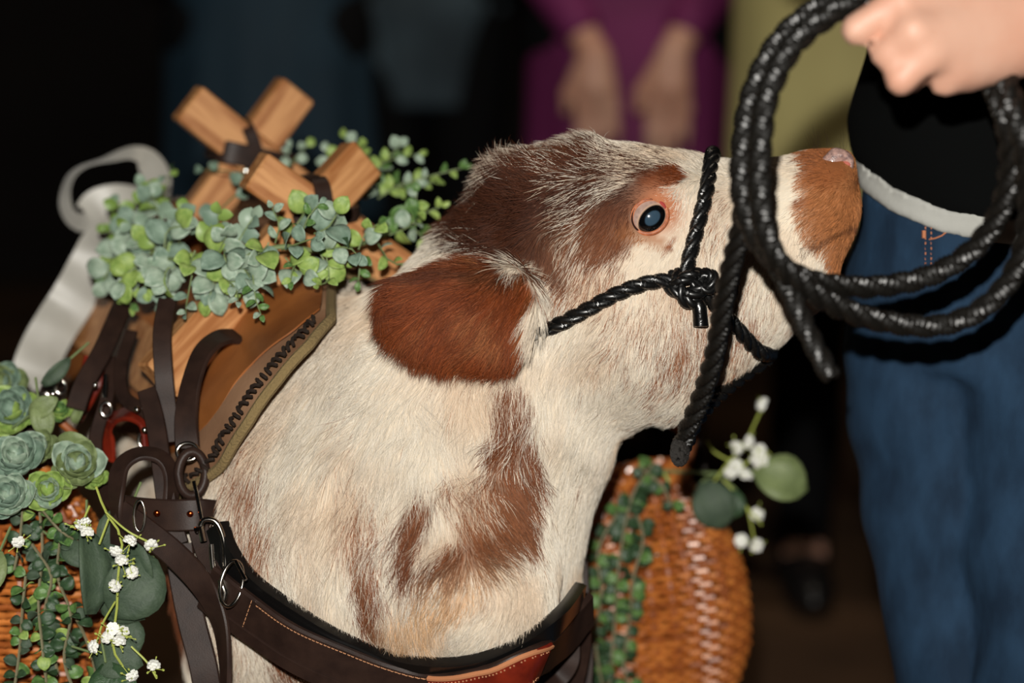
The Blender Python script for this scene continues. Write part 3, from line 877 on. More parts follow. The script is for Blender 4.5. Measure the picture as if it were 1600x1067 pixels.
# let the strap hang upright on the chest: its faces lean towards the chest's outward direction
out = np.array([ (np.array(n) * np.array([1, 1, .35])) for n in Ns]); out /= np.linalg.norm(out, axis=1)[:, None]
MB().band(Ps, out, .039, .005).build('strap', leather, collar)
Pp, Np = surf([(352, 822), (366, 862), (398, 905), (450, 944), (520, 990), (600, 1022), (680, 1034), (760, 1024), (820, 996), (856, 965), (890, 925, 2.12)], .004, 70)
outp = np.array([(np.array(n) * np.array([1, 1, .5])) for n in Np]); outp /= np.linalg.norm(outp, axis=1)[:, None]
MB().band(Pp, outp, [.021] * 70, .010).build('padding', black_pad, collar)['label'] = 'black padded edge behind the strap'
# the folded top layer near the buckle
i0 = 0
T_ = np.gradient(Ps, axis=0); T_ /= np.linalg.norm(T_, axis=1)[:, None]
Wd = np.cross(T_, out)
MB().band(Ps[0:26] - Wd[0:26] * .0165 * -1 + out[0:26] * .004, out[0:26], [.012] * 22 + [.010, .008, .006, .003], .003).build('billet', leather, collar)
sgn = 1.0 if (Wd[20] @ UP) < 0 else -1.0
sti = MB()
for e in (-1, 1):
    for i in range(8, 33):
        for fr in (0.0, .5):
            p = Ps[i] * (1 - fr) + Ps[i + 1] * fr + Wd[i] * e * .0158 + out[i] * .0053
            t = Vector(T_[i]); 
            sti.tube([p - np.array(t) * .0012, p + np.array(out[i]) * .0004, p + np.array(t) * .0012], .0004, n=4)
for k in range(8):
    p = Ps[7] + Wd[7] * (-.0158 + .0316 * k / 7) + out[7] * .0053
    sti.tube([p - Wd[7] * .0015, p + Wd[7] * .0015], .0004, n=4)
sti.build('stitching', thread, collar, kind='stuff')
ia, ib = 33, 50
MB().band(Ps[ia:ib] + out[ia:ib] * .005, out[ia:ib], .037, .0028).build('red_patch', red_lea, collar)['label'] = 'glossy red leather patch with tan edge'
MB().band(Ps[ia:ib] + out[ia:ib] * .0052 - Wd[ia:ib] * .0188 * sgn, out[ia:ib], .0024, .0036).build('patch_edge', tan_edge, collar)
sp = MB()
for e in (-1, 1):
    for i in range(ia, ib - 1):
        for fr in (0., .5):
            p = Ps[i] * (1 - fr) + Ps[i + 1] * fr + Wd[i] * e * .0145 + out[i] * .0081
            sp.ball(p, .0008, n=6)
sp.build('patch_stitching', thread, collar, kind='stuff')

# ------------------------------------------------------------------ pack saddle
def sec2(s):
    S = [-.05, .10, .30, .50, .62]
    return np.interp(s, S, [.590, .600, .600, .610, .620]), np.interp(s, S, [.168, .168, .178, .170, .15]), np.interp(s, S, [.150, .150, .165, .160, .14])
def pad_pt(s, phi, off):
    zc, hh, hw = sec2(s); a = R(phi)
    p = WITH - AX * s + LAT * (hw + off) * math.sin(a) + np.array([0, 0, zc + (hh + off) * math.cos(a)])
    q, n, i, d = BVH.find_nearest(Vector(p))
    if (Vector(p) - q).dot(n) < off * .8: p = np.array(q + n * off * .8)
    return p
saddle = thing('pack_saddle', 'wooden crossbuck pack saddle strapped over a tan pad on the calf\'s back', 'saddle', (float(WITH[0]), float(WITH[1]), .78))
suede = material('tan_suede', lin(166, 128, 98), rough=.85, noise=(9, lin(128, 92, 66)), bump=(300, .25, .001), spec=.2)
skirt_m = material('golden_leather', lin(176, 108, 52), rough=.5, noise=(11, lin(118, 66, 30)), bump=(120, .2, .001))
wood_m = material('oak', lin(206, 150, 98), rough=.5, wood=(lin(160, 102, 56), (13, 13, 1.3)), bump=(160, .15, .0006))
trim_m = material('fleece_trim', lin(128, 108, 70), rough=.95, bump=(420, .8, .002))
def sheet(sf, sb, p0, p1, off, thick, ns=24, nph=48, wob=0.0):
    """draped sheet: sf(phi), sb(phi) front and back edges"""
    V = []; F = []
    for lay, o_ in ((0, off), (1, off + thick)):
        for j in range(nph + 1):
            ph = p0 + (p1 - p0) * j / nph
            a, b = sf(ph), sb(ph)
            for i in range(ns + 1):
                s_ = a + (b - a) * i / ns
                edge = min(i, ns - i, j, nph - j) / 2.0
                oo = off + (thick * min(1, .4 + .6 * edge) if lay else 0) + wob * math.sin(ph * .13 + s_ * 22) * min(1, edge)
                V.append(pad_pt(s_, ph, oo))
    n1 = (ns + 1) * (nph + 1)
    def id_(l, j, i): return l * n1 + j * (ns + 1) + i
    for j in range(nph):
        for i in range(ns):
            F.append((id_(1, j, i), id_(1, j, i + 1), id_(1, j + 1, i + 1), id_(1, j + 1, i)))
            F.append((id_(0, j, i), id_(0, j + 1, i), id_(0, j + 1, i + 1), id_(0, j, i + 1)))
    for j in range(nph):
        for i in (0, ns): F.append((id_(0, j, i), id_(0, j + 1, i), id_(1, j + 1, i), id_(1, j, i)))
    for i in range(ns):
        for j in (0, nph): F.append((id_(0, j, i), id_(0, j, i + 1), id_(1, j, i + 1), id_(1, j, i)))
    return MB().add(V, F)
def inv_pad(px, py):
    p, n = hit(px, py)
    rel = np.array(p) - WITH; s_ = -(rel @ AX); zc, hh, hw = sec2(s_)
    return math.degrees(math.atan2((rel @ LAT) / hw, (p.z - zc) / hh)), s_
FE = [inv_pad(*q) for q in ((520, 470), (528, 530), (512, 590), (478, 640), (430, 684), (375, 726), (340, 750))]
print('pad front edge (angle, s):', [(round(a), round(b, 3)) for a, b in FE])
FE = sorted([(-a if False else a, b) for a, b in FE])
FE = [(-100, FE[0][1] + .12), (-88, FE[0][1] + .05)] + FE + [(0, .0)]
def pf(ph):
    v_ = float(np.interp(-abs(ph), [a for a, _ in FE], [b for _, b in FE]))
    return v_ if ph < 0 else max(v_, -.02)
def pb(ph): return .44
sheet(pf, pb, -88, 88, .010, .011, wob=.002).build('pad', suede, saddle)
edge_p = [pad_pt(pf(ph) - .002, ph, .014) for ph in np.linspace(-88, 88, 80)]
MB().tube(edge_p, .0048, n=8).build('trim', trim_m, saddle)['label'] = 'olive fleece trim along the pad front'
whip = material('dark_lacing', lin(40, 28, 20), rough=.7)
st_me = MB().tube([Vector((-.007, 0, 0)), Vector((-.003, 0, .0028)), Vector((.003, 0, .0028)), Vector((.007, 0, 0))], .0016, n=5).mesh('stitch', whip)
for k, ph in enumerate(np.linspace(-84, -26, 34)):
    p = Vector(pad_pt(pf(ph) + .006, ph, .0225)); q = Vector(pad_pt(pf(ph) + .03, ph, .0225)); r_ = Vector(pad_pt(pf(ph) + .006, ph + 3, .0225))
    x = (q - p).normalized(); y = (r_ - p).normalized(); z = x.cross(y).normalized()
    if z.dot(Vector(-FWD)) < 0: z = -z
    x = (x + y * random.uniform(-.6, .6)).normalized(); y = z.cross(x)
    M = Matrix((x, y, z)).transposed().to_4x4(); M.translation = p
    o = link(st_me, 'stitch', saddle); o.matrix_basis = M
def kf(ph): return pf(ph) + .035 + .02 * math.sin(ph * .09) + .09 * max(0, (abs(ph) - 55) / 25) ** 2
for sg in (-1, 1):
    a, b = (-80, -12) if sg < 0 else (12, 80)
    sheet(kf, lambda ph: .40, a, b, .0215, .004, nph=28, wob=.0025).build('skirt', skirt_m, saddle)['label'] = 'golden brown leather skirt'
    # side bar: a curved board along the flank
    c_ = -62 * 1.0 if sg < 0 else 62
    V = []; F = []; ns = 16
    for i in range(ns + 1):
        s_ = -.045 + .36 * i / ns
        w_ = 8 * (1 - .35 * abs(2 * i / ns - 1) ** 4)
        for ph, o_ in ((c_ - w_, .026), (c_ - w_, .037), (c_ + w_, .037), (c_ + w_, .026)): V.append(pad_pt(s_, ph, o_))
    for i in range(ns):
        for k in range(4): F.append((i * 4 + k, i * 4 + (k + 1) % 4, (i + 1) * 4 + (k + 1) % 4, (i + 1) * 4 + k))
    F.append((0, 1, 2, 3)); F.append(tuple(ns * 4 + k for k in (3, 2, 1, 0)))
    MB().add(V, F).build('side_bar', wood_m, saddle, smooth=False)

def plank(center, ang, up_len, dn_len, w, t, off):
    """crossbuck plank in the plane across the trunk; ang from the horizontal towards image right"""
    u = LAT * math.cos(R(ang)) + np.array([0, 0, 1.0]) * math.sin(R(ang))
    v = -LAT * math.sin(R(ang)) + np.array([0, 0, 1.0]) * math.cos(R(ang))
    c = np.array(center) + AX * off + u * (up_len - dn_len) / 2
    mb = MB().box((0, 0, 0), (w / 2, 0, 0), (0, t / 2, 0), (0, 0, (up_len + dn_len) / 2), bev=.0022)
    o = mb.build('plank', wood_m, saddle, smooth=False)
    M = Matrix((Vector(v), Vector(AX), Vector(u))).transposed().to_4x4(); M.translation = Vector(c)
    o.matrix_basis = M
    return o
XF = at(494, 336, 2.225); XR = at(392, 244, 2.41)
def plank_to(p, q, w, t, name='plank'):
    p = Vector(p); q = Vector(q); u = (p - q).normalized(); n_ = Vector(AX); n_ = (n_ - u * n_.dot(u)).normalized(); v = n_.cross(u)
    o = MB().box((0, 0, 0), (w / 2, 0, 0), (0, t / 2, 0), (0, 0, (p - q).length / 2), bev=.0022).build(name, wood_m, saddle, smooth=False)
    M = Matrix((v, n_, u)).transposed().to_4x4(); M.translation = (p + q) / 2; o.matrix_basis = M
plank_to(at(566, 247, 2.245), at(246, 596, 2.125), .042, .026)
plank(XF, 144, .078, .150, .038, .026, .0135)
plank(XR, 51, .082, .16, .041, .026, -.0135)
plank(XR, 140, .088, .15, .041, .026, .0135)
def wrap(center, ang, hw, hd, w, th=.003, name='binding_strap', par=None, off=0.0):
    """a leather strap bound round a crossing, its plane at ang"""
    u = Vector(LAT * math.cos(R(ang)) + np.array([0, 0, 1.0]) * math.sin(R(ang)))
    f_ = Vector(AX); P_ = []; N_ = []
    n = 28
    for k in range(n + 1):
        t = 2 * math.pi * k / n
        x = math.copysign(abs(math.cos(t)) ** .45, math.cos(t)) * hw; y = math.copysign(abs(math.sin(t)) ** .45, math.sin(t)) * hd
        P_.append(Vector(center) + u * x + f_ * y)
        N_.append(u * math.cos(t) + f_ * math.sin(t))
    MB().band(P_, N_, w, th).build(name, leather, par or saddle)
wrap(XF, 95, .034, .029, .016); wrap(XF, 5, .034, .029, .014)
wrap(XR, 108, .036, .029, .013); wrap(XR, -14, .040, .029, .022)
bolt = MB().lathe([(.0001, 0), (.005, 0), (.005, .002), (.003, .0035), (.0001, .0038)], (0, 0, 0), n=16).mesh('bolt', chrome)
for c_, dx in ((XF, .0), (XR, -.012)):
    o = link(bolt, 'bolt', saddle)
    z = Vector(AX); x = z.orthogonal().normalized(); y = z.cross(x)
    M = Matrix((x, y, z)).transposed().to_4x4(); M.translation = Vector(c_) + Vector(AX) * .0268 + Vector(LAT) * dx + Vector((0, 0, -.012 + 3 * 0)); o.matrix_basis = M

# ------------------------------------------------------------------ rigging straps and hardware on the near side
rig = thing('rigging', 'dark leather rigging straps with nickel snaps hanging at the calf\'s shoulder', 'harness strap', tuple(at(280, 760, 2.08)))
def strap(pts, w, th=.0035, nrm=None, name='strap', mat=None, par=None, n=40, tw=None):
    P_ = smooth_path([W_(*p) for p in pts], n)
    if nrm is None: nrm = -FWD
    if tw is not None:
        N_ = smooth_path([np.array(q, float) @ M3 for q in tw], n); N_ /= np.linalg.norm(N_, axis=1)[:, None]
    else:
        N_ = [np.array(nrm)] * n
    return MB().band(P_, N_, w, th).build(name, mat or leather, par or rig)
def ring(c, nrm, R1, r, sx=1.0, mat=None, name='ring', par=None, n=28, rot=0, arc=(0, 360)):
    c = Vector(c); z = Vector(nrm).normalized(); x = z.cross(Vector(UP)).normalized(); y = x.cross(z)
    P_ = []
    full = arc == (0, 360)
    for k in range(n if full else n + 1):
        t = R(arc[0] + (arc[1] - arc[0]) * k / n); a = R1 * sx * math.cos(t); b = R1 * math.sin(t)
        P_.append(c + x * (a * math.cos(R(rot)) - b * math.sin(R(rot))) + y * (a * math.sin(R(rot)) + b * math.cos(R(rot))))
    return MB().tube(P_, r, n=10, closed=full).build(name, mat or chrome, par or rig)
V3 = lambda x, y, z: tuple(np.array([x, y, z], float) @ M3)
strap([(262, 470, 2.13), (254, 520, 2.11), (256, 580, 2.10), (262, 640, 2.10), (268, 690, 2.10)], .0165)
strap([(372, 528, 2.13), (345, 530, 2.11), (318, 552, 2.09), (300, 600, 2.075), (292, 650, 2.07), (293, 700, 2.07)], .021,
      tw=[(.1, .7, -.7), (-.1, .6, -.8), (-.5, .3, -.8), (-.5, 0, -.9), (-.3, 0, -1), (0, 0, -1)])
strap([(230, 610, 2.10), (243, 660, 2.085), (252, 720, 2.07), (262, 790, 2.06), (280, 850, 2.055)], .017)
strap([(280, 850, 2.062), (286, 900, 2.06), (300, 970, 2.055), (318, 1040, 2.05), (328, 1100, 2.05)], .024, name='perforated_strap')
holes = material('strap_hole', lin(12, 8, 7), rough=.9)
for px, py in ((284, 885), (296, 927), (306, 969), (314, 1011), (322, 1053)):
    MB().ball(W_(px, py, 2.0525 if py > 940 else 2.0555), .0021, n=10, sq=(1, .3, 1)).build('hole', holes, rig)
strap([(182, 796, 2.075), (220, 802, 2.06), (270, 805, 2.05), (310, 804, 2.05), (338, 806, 2.06)], .027, name='girth_strap')
for px, py in ((245, 802), (297, 803)):
    MB().ball(W_(px, py, 2.045), .0030, n=10, sq=(1, .6, 1)).build('rivet', copper, rig)
strap([(188, 850, 2.06), (184, 790, 2.05), (188, 735, 2.055), (215, 712, 2.06), (250, 716, 2.06), (266, 745, 2.06), (262, 800, 2.06)], .018,
      tw=[(-.5, 0, -1), (-.8, .2, -.7), (-.7, .5, -.6), (0, 1, -.6), (.5, .8, -.5), (1, .1, -.5), (1, 0, -.4)], name='keeper_loop')
strap([(186, 800, 2.05), (225, 828, 2.04), (275, 868, 2.03), (318, 915, 2.02), (345, 970, 2.02), (354, 1030, 2.02), (356, 1100, 2.02)], .022,
      tw=[(0, .2, -1), (0, .2, -1), (-.1, .3, -1), (-.5, .3, -.7), (-.9, .1, -.45), (-1, 0, -.35), (-1, 0, -.3)])
strap([(300, 780, 2.06), (318, 850, 2.05), (340, 900, 2.04), (352, 925, 2.035)], .018)
strap([(206, 440, 2.26), (182, 500, 2.2), (160, 550, 2.17), (132, 600, 2.15), (118, 640, 2.14)], .018)
strap([(205, 520, 2.2), (190, 570, 2.17), (195, 620, 2.14), (235, 650, 2.11), (250, 700, 2.10)], .012)
strap([(178, 560, 2.19), (168, 620, 2.16), (150, 690, 2.14), (160, 760, 2.12), (190, 800, 2.09)], .012)
# nickel pieces
ring(W_(293, 706, 2.062), V3(0, .2, -1), .0075, .0019, 1.2)
ring(W_(300, 740, 2.055), V3(.3, 0, -1), .0185, .0042, .62, mat=leather, name='leather_ring')
MB().tube([W_(303, 752, 2.045), W_(308, 775, 2.04), (W_(315, 812, 2.035))], .0017, n=8).build('snap_shank', chrome, rig)
MB().tube(smooth_path([W_(313, 822, 2.03), W_(320, 812, 2.03), W_(338, 816, 2.03), W_(350, 845, 2.03), W_(352, 885, 2.03), W_(344, 905, 2.03), W_(334, 888, 2.03), W_(330, 850, 2.03)], 40), .0025, n=10).build('snap_hook', chrome, rig)
MB().tube([W_(306, 828, 2.03), W_(314, 824, 2.028), W_(318, 845, 2.03)], .003, n=8).build('snap_gate', chrome, rig)
MB().tube([W_(345, 905, 2.02), W_(352, 925, 2.02), W_(347, 948, 2.02)], [.003, .0045, .003], n=10).build('swivel', chrome, rig)
MB().tube([W_(368, 876, 2.0), W_(384, 906, 1.99)], .0016, n=8).build('buckle_tongue', chrome, rig)
ring(W_(362, 912, 2.01), V3(.5, 0, -1), .019, .0018, .5, name='buckle', rot=12)
for px, py in ((70, 625), (95, 605), (166, 640), (225, 688), (237, 660), (262, 665), (255, 683), (230, 655)):
    ring(W_(px, py, 2.13 if px > 150 else 2.2), V3(.3, .2, -1), .006, .0017, .8, name='ring')
MB().tube([W_(165, 585, 2.15), W_(164, 622, 2.145)], .0024, n=8).build('pin', chrome, rig)
ring(W_(218, 806, 2.03), V3(0, 0, -1), .013, .0012, .35, name='keeper')
for px, py in ((83, 615), (148, 602), (166, 655), (214, 640), (226, 672), (248, 690), (268, 655), (282, 690), (240, 640)):  # small chrome balls added among the hardware to give bright flash highlights
    MB().ball(W_(px, py, 2.10 if px > 200 else 2.15), .0030, n=12).build('glint_ball', chrome, rig)
# curled red leather flaps behind the straps
strap([(165, 715, 2.16), (175, 665, 2.15), (205, 648, 2.13), (232, 662, 2.12), (238, 700, 2.12)], .022, mat=red_lea, name='red_flap',
      tw=[(-.4, .2, -1), (-.6, .6, -.8), (0, .8, -.7), (.6, .5, -.7), (.8, 0, -.7)])
strap([(112, 650, 2.2), (140, 600, 2.19), (150, 560, 2.2)], .022, mat=red_lea, name='red_flap')
# far side hardware at the right of the chest
rig2 = thing('off_side_strap', 'dark leather strap bundle between the chest and the right basket', 'harness strap', tuple(at(890, 980, 2.15)))
strap([(868, 895, 2.16), (890, 930, 2.14), (902, 985, 2.14), (896, 1040, 2.15), (880, 1100, 2.16)], .026, par=rig2, tw=[(.3, 0, -1), (.4, 0, -1), (.5, 0, -.9), (.3, 0, -1), (.2, 0, -1)])
strap([(862, 960, 2.13), (885, 985, 2.12), (890, 1030, 2.12), (868, 1062, 2.12), (835, 1072, 2.1)], .018, par=rig2)
strap([(905, 870, 2.2), (910, 950, 2.2), (915, 1030, 2.2), (910, 1100, 2.2)], .014, par=rig2)
ring(W_(888, 935, 2.12), V3(0, 0, -1), .008, .002, 1.1, par=rig2)
# ------------------------------------------------------------------ baskets
wick = [material('wicker', lin(208, 128, 60), rough=.34, noise=(70, lin(164, 88, 36)), coat=.55, spec=.6),
        material('wicker_dark', lin(172, 96, 42), rough=.36, noise=(70, lin(130, 66, 26)), coat=.5, spec=.6)]
def basket(name, label, c, rad, hgt, tilt, turn):
    b = thing(name, label, 'basket', tuple(c))
    t0 = np.array([0, .04, .12, .25, .40, .55, .70, .82, .90, .96, 1.0])
    rr = np.array([.50, .62, .80, .95, 1.0, .985, .88, .70, .55, .46, .50])
    M = Matrix.Rotation(R(tilt), 4, Vector((0, 1, 0))) @ Matrix.Rotation(R(turn), 4, 'Z')
    c = Vector(c)
    def pt(t, a, off=0.0):
        r = float(np.interp(t, t0, rr)) * rad + off
        return c + M @ Vector((r * math.cos(a), r * math.sin(a), (t - .5) * hgt))
    ns = 26
    sp_ = .0064; nr_ = int(hgt / sp_)
    for k in range(ns):
        a = 2 * math.pi * k / ns
        MB().tube([pt(t, a) for t in np.linspace(0, 1.0, 18)], .0032, n=6).build('stake', wick[1], b)
    for j in range(nr_):
        t = (j + .5) / nr_
        P_ = []
        for i in range(ns * 2):
            a = 2 * math.pi * (i + .0) / (ns * 2)
            o_ = .0030 * math.cos(ns * a + math.pi * j)
            P_.append(pt(t, a, o_))
        MB().tube(P_, .0031, n=6, closed=True).build('weaver', wick[0 if (j * 7) % 5 else 1], b)
    for q in (0, 1):
        mb = MB()
        mb.tube([pt(1.0 + .012 * math.sin(12 * 2 * math.pi * i / 72 + q * math.pi), 2 * math.pi * i / 72, .002 * math.cos(12 * 2 * math.pi * i / 72 + q * math.pi)) for i in range(72)], .0042, n=7, closed=True)
        mb.build('rim', wick[q], b)
    mb = MB().lathe([(.0001, -.002), (rr[0] * rad, -.002), (rr[0] * rad, .003), (.0001, .003)], (0, 0, 0), n=28)
    mb.v = [tuple(c + M @ (Vector(v) + Vector((0, 0, -.5 * hgt)))) for v in mb.v]
    mb.build('bottom', wick[1], b)
    MB().tube([pt(1.0, a_, .0) + Vector((0, 0, 0)) for a_ in (math.pi,)] + [c + M @ Vector((x, 0, z)) for x, z in ((-.052, hgt * .62), (-.025, hgt * .72), (0, hgt * .75), (.025, hgt * .72), (.052, hgt * .62))] + [pt(1.0, 0, 0)], .004, n=8).build('handle', wick[1], b)
    return b, pt
bl, bl_pt = basket('wicker_basket', 'glossy orange wicker basket behind trailing leaves, hung below the red straps', at(14, 925, 2.20), .094, .24, 4, 10)
br_, br_pt = basket('wicker_basket', 'round orange wicker basket hanging on the far side beneath the calf\'s chin', at(1030, 925, 2.46), .086, .245, -7, 0)
strap([(1076, 640, 2.44), (1082, 690, 2.44), (1090, 735, 2.44)], .02, par=br_, name='hanging_strap')
strap([(85, 600, 2.24), (60, 660, 2.2), (40, 740, 2.18)], .02, par=bl, name='hanging_strap')

# ------------------------------------------------------------------ leaves
def leaf_mat(n, c, c2, rough=.5, sheen=0.0):
    return material(n, c, rough=rough, noise=(3.0, c2), spec=.4, bump=(18, .15, .01), sheen=sheen)
sage = leaf_mat('sage_leaf', lin(168, 184, 164), lin(118, 142, 120), .42)
sage2 = leaf_mat('grey_leaf', lin(138, 160, 142), lin(98, 122, 104), .5)
lime = leaf_mat('lime_leaf', lin(158, 180, 98), lin(114, 144, 68), .42)
mid_g = leaf_mat('green_leaf', lin(104, 138, 76), lin(66, 100, 50), .35)
dark_g = leaf_mat('dark_leaf', lin(60, 84, 56), lin(38, 60, 38), .38)
deep_g = leaf_mat('deep_leaf', lin(72, 88, 68), lin(52, 68, 52), .6)
olive_g = leaf_mat('olive_leaf', lin(128, 142, 94), lin(98, 112, 70), .5)
stem_m = material('stem', lin(112, 128, 82), rough=.6)
ystem_m = material('yellow_stem', lin(170, 180, 84), rough=.6)
wstem_m = material('woody_stem', lin(118, 112, 84), rough=.7)
bloom_m = material('white_blossom', lin(240, 240, 232), rough=.8, spec=.2)

def leaf_mesh(name, mat, wd=.72, cup=.18, fold=.10, tip=.12, n=7):
    """unit leaf: base at the origin, length 1 along +Y, width wd, face towards +Z"""
    V = []; F = []
    for i in range(n + 1):
        t = i / n
        w = wd / 2 * (math.sin(math.pi * min(1, t * (1 - tip * .3) + .02)) ** .62) * (1 if t < .8 else 1 - tip * (t - .8) * 2)
        y = t; zc = -cup * (2 * t - 1) ** 2 + cup * .5
        for x, dz in ((-1, fold), (-.5, fold * .18), (0, -.015), (.5, fold * .18), (1, fold)):
            V.append((x * w, y, zc + dz * w * 2))
    for i in range(n):
        for k in range(4): F.append((i * 5 + k, i * 5 + k + 1, (i + 1) * 5 + k + 1, (i + 1) * 5 + k))
    o = len(V)
    me = bpy.data.meshes.new(name)
    V2 = V + [(x, y, z - .022) for x, y, z in V]
    F2 = F + [tuple(o + q for q in reversed(f)) for f in F]
    for i in range(n):
        F2.append((i * 5, (i + 1) * 5, (i + 1) * 5 + o, i * 5 + o)); F2.append((i * 5 + 4, i * 5 + 4 + o, (i + 1) * 5 + 4 + o, (i + 1) * 5 + 4))
    for k in range(4):
        F2.append((n * 5 + k, n * 5 + k + 1, n * 5 + k + 1 + o, n * 5 + k + o))
        F2.append((k, k + o, k + 1 + o, k + 1))
    me.from_pydata(V2, [], F2)
    me.polygons.foreach_set('use_smooth', [True] * len(me.polygons))
    me.materials.append(mat); me.update()
    return me
LM = {}
def lm(mat, shape):
    k = (mat.name, shape)
    if k not in LM:
        a = {'round': (.86, .16, .12, .05), 'oval': (.62, .14, .14, .12), 'long': (.42, .12, .16, .3), 'cup': (.95, -.34, .25, .0)}[shape]
        LM[k] = leaf_mesh('leaf', mat, *a)
    return LM[k]
def leaf_M(p, d, face, size):
    y = Vector(d).normalized(); z = Vector(face); z = (z - y * z.dot(y))
    if z.length < 1e-4: z = y.orthogonal()
    z.normalize(); x = y.cross(z)
    M = Matrix((x, y, z)).transposed().to_4x4() @ Matrix.Diagonal((size, size, size, 1))
    M.translation = Vector(p)
    return M
class Plant:
    """leaves become parts until 290 of them, the rest one joined part"""
    def __init__(s, root): s.root = root; s.n = 0; s.rest = {}; s.inv = parent_world(root).inverted(); s.stems = MB()
    def leaf(s, p, d, face, size, mat, shape='oval'):
        M = leaf_M(p, d, face, size); me = lm(mat, shape)
        if s.n < 290:
            o = link(me, 'leaf', s.root); o.matrix_basis = M; s.n += 1
        else: s.rest.setdefault((mat.name, shape), []).append((M, me))
    def finish(s, stem_mat, name='stem'):
        if s.stems.v: s.stems.build(name, stem_mat, s.root, kind='stuff')
        for k, L_ in s.rest.items():
            V = []; F = []
            for M, me in L_:
                o = len(V); V += [M @ v.co for v in me.vertices]; F += [tuple(i + o for i in f.vertices) for f in me.polygons]
            MB().add(V, F).build('small_leaves', L_[0][1].materials[0], s.root, kind='stuff')
TOCAM = Vector(-FWD)
def rv(s=1.0): return Vector((random.gauss(0, s), random.gauss(0, s), random.gauss(0, s)))
def sprig(pl, p0, p1, n, size, mats, shape='oval', bend=.15, stem_r=.0009, spread=.9, face=None, tip=True, taper=.5):
    p0 = Vector(p0); p1 = Vector(p1); L_ = (p1 - p0).length
    mid = (p0 + p1) / 2 + rv(L_ * bend)
    P_ = smooth_path([p0, mid, p1], max(6, n)); pl.stems.tube([Vector(q) for q in P_], [stem_r] * (len(P_) - 1) + [stem_r * .4], n=4)
    fc = Vector(face) if face is not None else TOCAM
    for i in range(n):
        t = (i + .6) / n; q = Vector([np.interp(t * (len(P_) - 1), range(len(P_)), P_[:, k]) for k in range(3)])
        d = Vector(P_[min(int(t * (len(P_) - 1)) + 1, len(P_) - 1)] - P_[int(t * (len(P_) - 2))]).normalized()
        sd = d.cross(fc).normalized() * (1 if i % 2 else -1)
        dd = (d * .6 + sd * spread + fc * random.uniform(-.2, .5) + rv(.22)).normalized()
        f_ = (fc + rv(.42) + Vector((0, 0, .35))).normalized()
        pl.leaf(q, dd, f_, size * (1 - taper * t) * random.uniform(.8, 1.2), random.choice(mats), shape)
    if tip: pl.leaf(P_[-1], (Vector(P_[-1]) - Vector(P_[-2])), (fc + rv(.4)), size * (1 - taper) * .9, random.choice(mats), shape)

# garland over the saddle
random.seed(5)
gar = thing('leaf_garland', 'garland of sage green eucalyptus leaves laid round the wooden saddle crossbucks', 'garland', tuple(at(330, 400, 2.17)))
pl = Plant(gar)
main = smooth_path([at(178, 372, 2.33), at(215, 400, 2.24), at(270, 405, 2.17), at(330, 408, 2.13), at(385, 400, 2.11), at(440, 385, 2.105), at(500, 392, 2.12), at(560, 382, 2.15), at(610, 360, 2.2), at(640, 320, 2.27)], 60)
pl.stems.tube([Vector(q) for q in main], .0022, n=6)
G1 = [sage, sage, sage2, lime]; G2 = [lime, lime, mid_g, sage]
